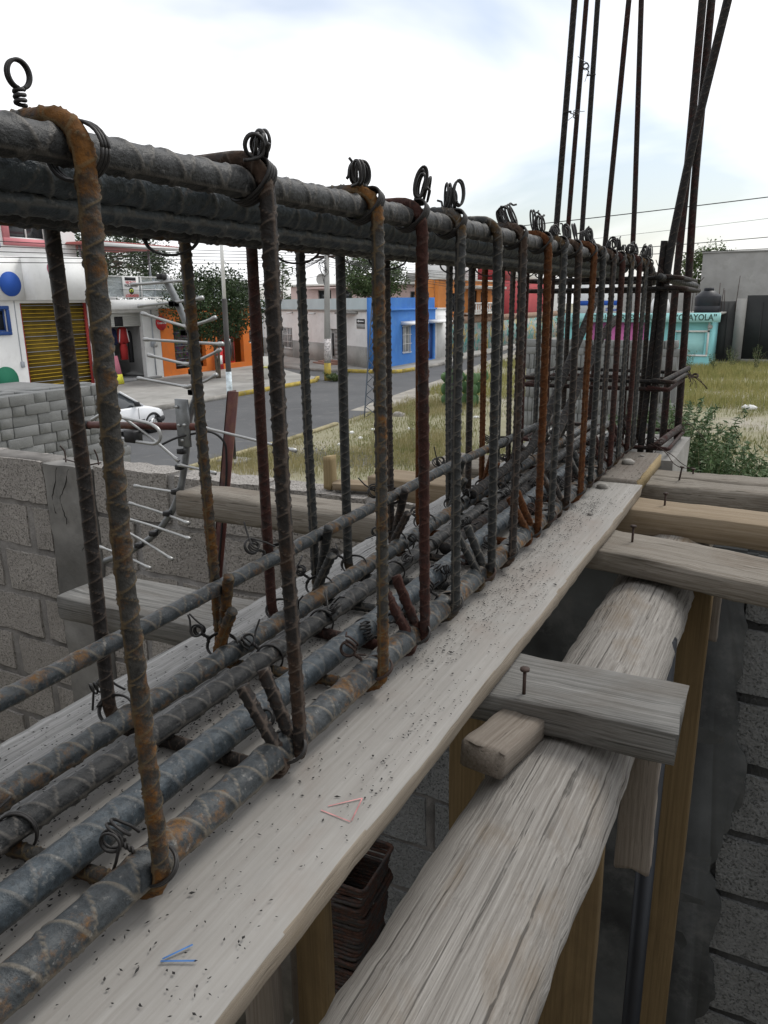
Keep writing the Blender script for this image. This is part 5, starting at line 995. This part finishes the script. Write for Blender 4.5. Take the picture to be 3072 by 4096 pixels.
# ------------------------------------------------------------------ stacks of concrete blocks
def sblock(Lx, Ly, Lz, seed):
    mb = MB(); cbox(mb, (-Lx/2, -Ly/2, -Lz/2), (Lx/2, Ly/2, Lz/2), .006); V = mb.V[0]; mb.V[0] = V + np.random.default_rng(seed).uniform(-.004, .004, V.shape); me = mb.mesh('block'); me.materials.append(M['cmu_grey']); return me
LBm = [sblock(.20, .398, .146, s) for s in range(3)]; EBm = [sblock(.40, .196, .146, s+5) for s in range(3)]
rg = random.Random(4)
for lay in range(18):
    z = 2.69-.15*(lay+.5)
    if lay > 8: break
    y = 5.9 + rg.uniform(0, .2)
    while y < 8.75:
        long_ = rg.random() < .38; ln = .41 if long_ else .205
        if lay < 9 or rg.random() < 2:
            for col_ in range(2 if (lay < 1) else 1):
                o = bpy.data.objects.new('concrete_block', rg.choice(LBm if long_ else EBm)); COL.objects.link(o); o.location = (-9.5-(.10 if long_ else .20)-col_*.42+rg.uniform(-.012, .012), y+ln/2, z+rg.uniform(-.002, .002)); o.rotation_euler = (rg.uniform(-.01, .01), 0, rg.uniform(-.02, .02))
                tag(o, 'grey concrete block in the tall stack beside the white car', 'block', 'blocks stacked by the street')
        y += ln+.004
for yy in (5.45, 6.5, 7.55):
    o = bpy.data.objects.new('block_stack_core', None) if False else None
mb = MB(); box(mb, (-11.6, 5.4, 0), (-9.92, 8.7, 2.535)); tag(put('concrete_block_mass', mb, M['cmu_grey'], None, loc=(-10.7, 7, 0)), 'inner courses of the block stack beside the white car', 'blocks', kind='stuff')
mb = MB(); box(mb, (-11.5, 5.5, 2.537), (-10.35, 8.65, 2.66)); tag(put('concrete_block_mass', mb, M['cmu_grey'], None, loc=(-10.7, 7, 2.5)), 'flat back courses on top of the block stack beside the white car', 'blocks', kind='stuff')
VB = [sblock(.146, .398, .198, s+11) for s in range(3)]; UB = [sblock(.118, .15, .398, s+14) for s in range(3)]; FB = [sblock(.398, .15, .198, s+17) for s in range(3)]
z = 0.0; row = 0
while z < 2.70:
    top = row >= 6; h_ = .2 if top else .40
    if z+h_ > 2.85: break
    x = -6.55+rg.uniform(-.03, .03)
    while x < -2.6:
        if not top: w_, me = .124, rg.choice(UB)
        else:
            lg = rg.random() < .45; w_, me = (.402, rg.choice(FB)) if lg else (.15, rg.choice(VB))
        o = bpy.data.objects.new('concrete_block', me); COL.objects.link(o); o.location = (x+w_/2, 21.3+(.075 if (not top or w_ > .2) else .2)+rg.uniform(-.02, .02), z+h_/2); o.rotation_euler = (0, rg.uniform(-.015, .015), rg.uniform(-.05, .05))
        tag(o, 'pale concrete block in the stack behind the far end of the cage', 'block', 'blocks stacked on the vacant lot'); x += w_+rg.uniform(.002, .012)
    z += h_+.003; row += 1
mb = MB(); box(mb, (-6.5, 21.56, 0), (-2.5, 22.8, 2.45)); tag(put('concrete_block_mass', mb, M['cmu_grey'], None, loc=(-4.5, 22, 0)), 'inner courses of the pale block stack on the vacant lot', 'blocks', kind='stuff')

# ------------------------------------------------------------------ poles, mast, cables
p = thing('utility_pole', 'grey concrete utility pole with a yellow painted foot and old flyers', 'pole', (-20.75, 33.66, 0)); mb = MB(); cyl(mb, (-20.75, 33.66, .9), (-20.55, 33.66, 7.6), .17, .11, 18); put('shaft', mb, M['polegrey'], p, True); mb = MB(); cyl(mb, (-20.76, 33.66, .0), (-20.75, 33.66, .899), .19, .175, 18); put('yellow_foot', mb, M['kerb_y'], p, True)
mb = MB(); cyl(mb, (-20.735, 33.66, 1.0), (-20.71, 33.66, 2.1), .176, .168, 18); put('flyers', mb, M['poster2'], p, True); mb = MB(); cbox(mb, (-21.2, 33.6, 6.0), (-20.1, 33.7, 6.1), .01); put('cross_arm', mb, M['wire_rust'], p)
mb = MB()
for k in range(7): sweep(mb, resample(fillet([(-20.6, 33.6, 5.9), (-20.6-.5*random.random(), 33.5, 5.8-.2*random.random()), (-20.9+.6*random.random(), 33.5, 5.2+.3*random.random()), (-20.7, 33.5, 4.7+.8*random.random())], .2, 5), .06)[0], .012, 5)
put('loose_cables', mb, M['cable'], p)
p = thing('street_pole', 'slim dark pole with a white upper tube and a pasted blue flyer', 'pole', (-12.1, 15, 0)); mb = MB(); cyl(mb, (-12.12, 15, 0), (-12.08, 15, 4.0), .070, .062, 16); put('shaft', mb, M['poledark'], p, True); mb = MB(); cyl(mb, (-12.08, 15, 4.0), (-12.05, 15, 6.0), .045, .042, 16); put('white_tube', mb, M['white'], p, True); mb = MB(); cyl(mb, (-12.105, 14.995, 1.36), (-12.095, 14.995, 2.28), .073, .071, 16); put('flyer', mb, M['poster'], p, True)
mb = MB(); cbox(mb, (-12.45, 14.7, 0), (-11.75, 15.3, .10), .02); put('footing', mb, M['concrete_lt'], p)
p = thing('lattice_mast', 'thin rusty lattice mast standing in the grass by the road', 'mast', (-12.5, 23.2, 0)); A = [(-12.75, 23.0), (-12.2, 23.05), (-12.45, 23.55)]; TP = np.array((-12.38, 23.2, 4.9)); lv = np.linspace(0, .97, 13)
leg = [[np.array((*a, 0))*(1-q)+TP*q for q in lv] for a in A]
for l_ in leg: mb = MB(); sweep(mb, np.array(l_), .026, 6); put('leg', mb, M['mast'], p, True)
for k in range(12):
    for a_ in range(3): mb = MB(); cyl(mb, leg[a_][k], leg[(a_+1) % 3][k+1], .014, n=5); put('lacing', mb, M['mast'], p)
def cable(a, b_, sag, r=.014, label='overhead cable crossing the street between the poles', grp='overhead street cables', name='overhead_cable'):
    a, b_ = np.array(a, float), np.array(b_, float); q = np.linspace(0, 1, 26)[:, None]; P = a*(1-q)+b_*q; P[:, 2] -= 4*sag*(q*(1-q))[:, 0]; mb = MB(); sweep(mb, P, r, 5); return tag(put(name, mb, M['cable'], None, True, loc=tuple(a)), label, 'cable', grp)
T_ = (-20.57, 33.66, 6.05)
for k in range(5): cable((-24-.2*k, -6, 6.0+.35*k-1.3), (-20.57, 33.66, 5.75+.11*k), .10+.05*k, .013)
for k in range(6): cable(T_, (-21.4+.2*k, 60+2*k, 6.0-.2*k), .25+.12*k, .013)
for k in range(5): cable(T_, (-45-3*k, 58+3*k, 6.6-.35*k), .3+.1*k, .013)
for k in range(4): cable((-20.57, 33.66, 5.9-.1*k), (-12-4*k, 62+3*k, 6.4-.5*k), .25+.1*k, .012)
cable((-29, 31, 5.4), T_, .2, .01); cable((-29, 28, 4.6), (-20.6, 33.6, 5.2), .3, .01)
cable((-16, 31, 6.45), (14, 29, 8.1), .18, .017, 'single thick cable crossing the sky behind the starter bars', None); cable((-21, 45, 6.2), (12, 45, 7.6), .25, .02, 'upper of the two cables over the grey house', None); cable((-21, 47, 6.1), (14, 44.5, 6.3), -.05, .02, 'lower of the two cables over the grey house', None); cable((-21, 58, 7.6), (14, 52, 9.6), .2, .012, 'faint high cable at the right edge of the sky', None)
mb = MB(); cbox(mb, (-7.2, 24.0, 0), (-6.9, 24.2, .3), .02)

# ------------------------------------------------------------------ vegetation
M['leaf_dk'] = mat_leaf('leaf_dk', (.022, .042, .014), (.05, .082, .026)); M['leaf_md'] = mat_leaf('leaf_md', (.04, .075, .022), (.085, .12, .04)); M['leaf_gr'] = mat_leaf('leaf_gr', (.06, .10, .03), (.12, .16, .055)); M['leaf_con'] = mat_leaf('leaf_con', (.018, .034, .014), (.045, .065, .02)); M['leaf_weed'] = mat_leaf('leaf_weed', (.045, .085, .03), (.10, .155, .06)); M['cactus'] = mat_leaf('cactus', (.06, .13, .05), (.12, .20, .085), .5)
M['grass'] = mat_leaf('grass', (.16, .19, .055), (.33, .29, .13), .8); M['grass_dry'] = mat_leaf('grass_dry', (.28, .255, .11), (.42, .36, .19), .8); M['grass_far'] = mat_leaf('grass_far', (.24, .25, .08), (.42, .37, .15), .8); M['bark'] = plain('bark', (.12, .095, .07), .95, .3, 6, .6, 30); M['stem'] = plain('stem', (.32, .29, .17), .9, .2)
def leaves(C, size, n_per, spread, seed, up=.3, elong=2.0):
    """leaf-sized faces scattered round clump centres C"""
    rg_ = np.random.default_rng(seed); C = np.repeat(C, n_per, 0); n = len(C); P = C + rg_.normal(0, 1, (n, 3))*np.array(spread)
    d = rg_.normal(0, 1, (n, 3)); d[:, 2] = d[:, 2]*.6+up; d /= np.linalg.norm(d, axis=1)[:, None]; e = np.cross(d, rg_.normal(0, 1, (n, 3))); e /= np.linalg.norm(e, axis=1)[:, None]; s = size*rg_.uniform(.6, 1.3, n)[:, None]
    V = np.stack((P-d*s*.5*elong, P+e*s*.45, P+d*s*.5*elong, P-e*s*.45), 1); return V.reshape(-1, 3), np.arange(n*4).reshape(-1, 4)
def tree(label, x, y, h, cz, cr, mat, nc, npl, size, spread, seed, forks=3, group=None, name='tree', lean=0.0, z0=0.0, tr=.13, cone=False, elong=2.0):
    t_ = thing(name, label, 'tree', (x, y, z0), group); rg_ = np.random.default_rng(seed); c = np.array((x+lean, y, cz))
    u = rg_.normal(0, 1, (nc, 3)); u /= np.linalg.norm(u, axis=1)[:, None]; rad = rg_.uniform(.35, 1, nc)**.6*(1+.22*vnoise(np.arctan2(u[:, 1], u[:, 0])*2+u[:, 2]*3, seed)); C = c + u*rad[:, None]*np.array(cr)
    if cone: q = (C[:, 2]-(cz-cr[2]))/(2*cr[2]); C[:, :2] = c[:2]+(C[:, :2]-c[:2])*(1.15-.95*np.clip(q, 0, 1))[:, None]
    V, Q = leaves(C, size, npl, spread, seed, .3, elong); mb = MB(); mb.add(V, [Q]); put('crown', mb, M[mat], t_)
    mb = MB()
    for k in range(forks):
        a = k*6.28/forks+seed; e = C[rg_.integers(nc)]*.6+c*.4; P = fillet([(x+.05*math.cos(a), y+.05*math.sin(a), z0), (x+.14*math.cos(a), y+.14*math.sin(a), z0+(cz-z0)*.45), tuple(e)], .4, 5); P = resample(P, .15)[0]; sweep(mb, P, np.linspace(tr, tr*.25, len(P)), 9)
    for k in range(forks*4): a = c+(C[rg_.integers(nc)]-c)*.2; e = C[rg_.integers(nc)]; sweep(mb, np.stack((a, (a+e)/2+rg_.normal(0, .06, 3), e)), np.array((tr*.3, tr*.2, tr*.07)), 6)
    put('trunk', mb, M['bark'], t_, True); return t_
tree('dark bushy street tree in front of the orange shop', -26.0, 31.4, 5.5, 3.75, (2.25, 2.6, 1.75), 'leaf_dk', 420, 34, .085, (.22, .22, .20), 3, 4, tr=.09, z0=.16)
tree('dark conifer behind the balcony of the uniform shop', -38, 37.0, 8, 6.3, (3.6, 3.6, 2.7), 'leaf_con', 420, 30, .10, (.25, .25, .32), 5, 3, name='conifer', tr=.2)
tree('leafy tree rising behind the blue house', -30.0, 56, 7, 5.7, (3.0, 2.6, 1.8), 'leaf_md', 300, 28, .12, (.25, .25, .2), 8, 4, tr=.2)
tree('thin sparse young tree behind the white tube pole', -33.5, 48, 7, 5.9, (.9, .9, 1.5), 'leaf_md', 60, 9, .10, (.16, .16, .2), 9, 4, tr=.06, elong=3.2)
tree('light green tree beside the tall grey house', -6.3, 66, 7.5, 5.7, (1.9, 1.6, 2.0), 'leaf_gr', 220, 26, .12, (.25, .25, .25), 10, 3, tr=.16)
for k, (x, y, h_) in enumerate(((-58, 92, 3.6), (-64, 95, 3.9), (-53, 90, 3.4), (-48.5, 91, 3.7))): tree('distant dark tree on the skyline left of the pink house', x, y, h_, h_*.85, (3.6, 2.5, 1.7), 'leaf_con', 120, 20, .2, (.4, .4, .3), 20+k, 2, 'skyline trees', tr=.2)
hd = thing('hedge', 'clipped green hedge beyond the block stack', 'hedge', (-14.6, 58, 0)); q = np.stack((RNG.uniform(-15.2, -14.0, 260), RNG.uniform(57.6, 58.6, 260), RNG.uniform(.2, 2.6, 260)), 1); V, Q = leaves(q, .10, 22, (.14, .14, .14), 4); mb = MB(); mb.add(V, [Q]); put('foliage', mb, M['leaf_gr'], hd); mb = MB(); cyl(mb, (-14.6, 58.1, 0), (-14.6, 58.1, 2.2), .06, .03, 8); put('stem', mb, M['bark'], hd)
# prickly pear
nc_ = thing('prickly_pear', 'green prickly pear cactus growing at the edge of the road', 'cactus', (-10.75, 27, 0))
def pad(c, w, h_, tilt, rz):
    u, v_ = np.meshgrid(np.linspace(0, 2*math.pi, 14, endpoint=False), np.linspace(-1, 1, 9)); r_ = np.sqrt(np.clip(1-v_**2, 0, 1)); X = w*r_*np.cos(u)*(1-.18*(v_ < 0)*-v_); Yy = .055*r_*np.sin(u); Zz = h_*(v_+1); V = np.stack((X, Yy, Zz), -1).reshape(-1, 3) @ roty(tilt).T @ rotz(rz).T + np.array(c)
    i, j = np.meshgrid(np.arange(8), np.arange(14), indexing='ij'); q = np.stack((i*14+j, i*14+(j+1) % 14, (i+1)*14+(j+1) % 14, (i+1)*14+j), -1).reshape(-1, 4); mb = MB(); mb.add(V, [q]); return put('pad', mb, M['cactus'], nc_, True)
rg = random.Random(5)
for k in range(11):
    x, y = -10.85+rg.uniform(-.62, .62), 27+rg.uniform(-.2, .2); tl = rg.uniform(-.35, .35); rz = rg.uniform(-.9, .9); z = 0
    for q in range(3):
        w_, h_ = rg.uniform(.14, .19), rg.uniform(.21, .27); pad((x, y, z), w_, h_, tl, rz)
        if q and rg.random() < .8: pad((x, y, z+.1), w_*.8, h_*.8, tl+rg.choice((-1, 1))*.8, rz+.4)
        x += math.sin(tl)*h_*1.85*math.cos(rz); y += math.sin(tl)*h_*1.85*math.sin(rz); z += math.cos(tl)*h_*1.85; tl += rg.uniform(-.4, .4); rz += rg.uniform(-.6, .6)
# grass of the vacant lot
def blades(name, n, xr, yr, hr, wr, mat, seed, dens, label, bend=.35):
    rg_ = np.random.default_rng(seed); x = rg_.uniform(*xr, n*3); y = rg_.uniform(*yr, n*3); near = np.interp(y, [p_[1] for p_ in NEAR], [p_[0] for p_ in NEAR])
    ok = (x > near+.25) & (rg_.random(len(x)) < dens(x, y)) & ~((x > -5.4) & (x < 3.4) & (y < 3)) & ~((x > -12) & (x < -9.2) & (y < 9)) & ~((x > -6.7) & (x < -2.3) & (y > 21.1) & (y < 23)); x, y = x[ok][:n], y[ok][:n]; n = len(x)
    h_ = rg_.uniform(*hr, n)*(1+.5*vnoise2(x*.35, y*.35, seed+1)); a = rg_.uniform(0, 6.28, n); w_ = rg_.uniform(*wr, n); ln = h_*rg_.uniform(.1, bend, n); b_ = rg_.uniform(0, 6.28, n)
    B = np.stack((x, y, np.zeros(n)), 1); ew = np.stack((np.cos(a), np.sin(a), np.zeros(n)), 1)*w_[:, None]; t1 = B+np.stack((np.cos(b_)*ln*.35, np.sin(b_)*ln*.35, h_*.6), 1); t2 = B+np.stack((np.cos(b_)*ln, np.sin(b_)*ln, h_), 1)
    V = np.stack((B-ew, B+ew, t1+ew*.7, t1-ew*.7, t2), 1).reshape(-1, 3); i = np.arange(n)[:, None]*5; mb = MB(); mb.add(V, [i+np.array((0, 1, 2, 3)), i+np.array((3, 2, 4))]); return tag(put(name, mb, M[mat]), label, 'grass', kind='stuff')
soilmask = lambda x, y: np.clip(.42+.85*vnoise2(x*.30, y*.22, 40)+.45*vnoise2(x*1.1, y*.9, 41), .03, 1)
blades('grass', 70000, (-13, 7), (5, 33), (.04, .14), (.004, .009), 'grass', 51, soilmask, 'short patchy green grass of the vacant lot')
blades('grass', 26000, (-14, -6.2), (8, 28), (.10, .34), (.003, .007), 'grass_dry', 52, lambda x, y: np.clip(vnoise2(x*.45, y*.4, 44)*1.6, 0, 1)*(x < -7.2), 'taller straw-coloured grass tufts beside the road')
blades('grass', 55000, (-16, 8), (30, 51), (.10, .40), (.007, .014), 'grass_far', 53, lambda x, y: np.clip(.5+.7*vnoise2(x*.25, y*.35, 45), .05, 1), 'tall yellow-green meadow grass before the turquoise building')
blades('grass', 3000, (-23, -20.2), (34.0, 35.0), (.05, .2), (.006, .012), 'grass', 54, lambda x, y: (np.hypot(x+20.75, y-33.9) < .9)*1.0, 'small grass tuft at the foot of the utility pole') if False else None
# weeds
def weed(label, x, y, h_, n_st, spread, mat, seed, leaf=.05, npl=26, z0=0.0, group=None, elong=4.0, lean=.3):
    rg_ = np.random.default_rng(seed); w_ = thing('weed_plant', label, 'weed', (x, y, z0), group); mb = MB(); C = []
    for k in range(n_st):
        a = rg_.uniform(0, 6.28); l_ = rg_.uniform(.2, 1)*spread; P = fillet([(x+.03*math.cos(a), y+.03*math.sin(a), z0), (x+l_*.4*math.cos(a), y+l_*.4*math.sin(a), z0+h_*.5*rg_.uniform(.8, 1.1)), (x+l_*math.cos(a), y+l_*math.sin(a), z0+h_*rg_.uniform(.65, 1.1))], .3, 5); P = resample(P, .05)[0]; sweep(mb, P, np.linspace(.006, .002, len(P)), 5); C += list(P[len(P)//5:])
    put('stem', mb, M['stem'], w_, True); C = np.array(C); V, Q = leaves(C, leaf, max(1, npl*n_st//max(1, len(C)//6)) if False else npl//6, (.03, .03, .03), seed, .35, elong); mb = MB(); mb.add(V, [Q]); put('foliage', mb, M[mat], w_)
for k, (x, y, h_, sp) in enumerate(((-1.25, 13.4, 2.0, .8), (-.85, 12.4, 1.85, .7), (-.45, 13.2, 1.35, .8), (-1.75, 15.0, 1.95, .8), (-.15, 14.6, .95, .7), (.35, 16.2, .8, .8), (1.0, 18.0, .75, .8), (-1.6, 12.0, 2.05, .7), (-2.2, 14.0, 1.7, .8), (-.6, 11.4, 1.2, .7))):
    weed('feathery green weed growing just past the concrete column', x, y, h_, 34, sp, 'leaf_weed', 60+k, .028, 30, 0, 'weeds behind the column', 4.5)
for k, (x, y, h_) in enumerate(((-8.9, 14.6, .75), (-9.4, 17.4, .9), (-9.0, 19.0, .85), (-8.2, 15.6, .8), (-9.9, 20.8, .9), (-8.6, 18.2, .7), (-8.0, 17.2, .7), (-7.3, 16.2, .6))):
    weed('tall thin dry weed in the roadside grass', x, y, h_*1.25, 9, .35, 'grass', 80+k, .016, 12, 0, 'thin weeds by the road', 3.0)
for k, (x, y, h_) in enumerate(((-4.6, 44.5, 1.1), (-5.6, 44, .9), (-2.6, 46.5, 1.2), (-1.4, 46.6, 1.3), (-3.4, 45.2, .9))):
    weed('tall airy weed in front of the turquoise building and gate', x, y, h_, 12, .5, 'leaf_md', 95+k, .03, 12, 0, 'weeds by the gate', 3.0)
weed('low green tuft at the foot of the utility pole', -20.2, 33.5, .38, 40, .7, 'leaf_gr', 110, .035, 24); weed('small weed growing in the pavement crack by the shop', -23.9, 21.4, .25, 20, .4, 'leaf_gr', 111, .03, 18, .16)
# litter
rg = random.Random(12)
for k, (x, y, s_) in enumerate(((-11.6, 20.1, .10), (-11.2, 20.8, .12), (-10.9, 19.4, .08), (-12.1, 22.9, .13), (-10.2, 21.4, .12), (-9.6, 21.0, .14), (-6.7, 31.5, .2), (-.95, 30.2, .28), (-10.9, 18.2, .09), (-9.2, 24.5, .12))):
    pebble('plastic_scrap', x, y, .0, s_, ('crumpled white litter lying in the lot grass'), 200+k, 'wrapper')['group'] = 'litter on the lot'
for o in bpy.data.objects:
    if o.name.startswith('plastic_scrap'): o['category'] = 'litter'
pebble('limestone_rock', -11.9, 23.9, 0, .26, 'pale boulder at the foot of the lattice mast', 300)
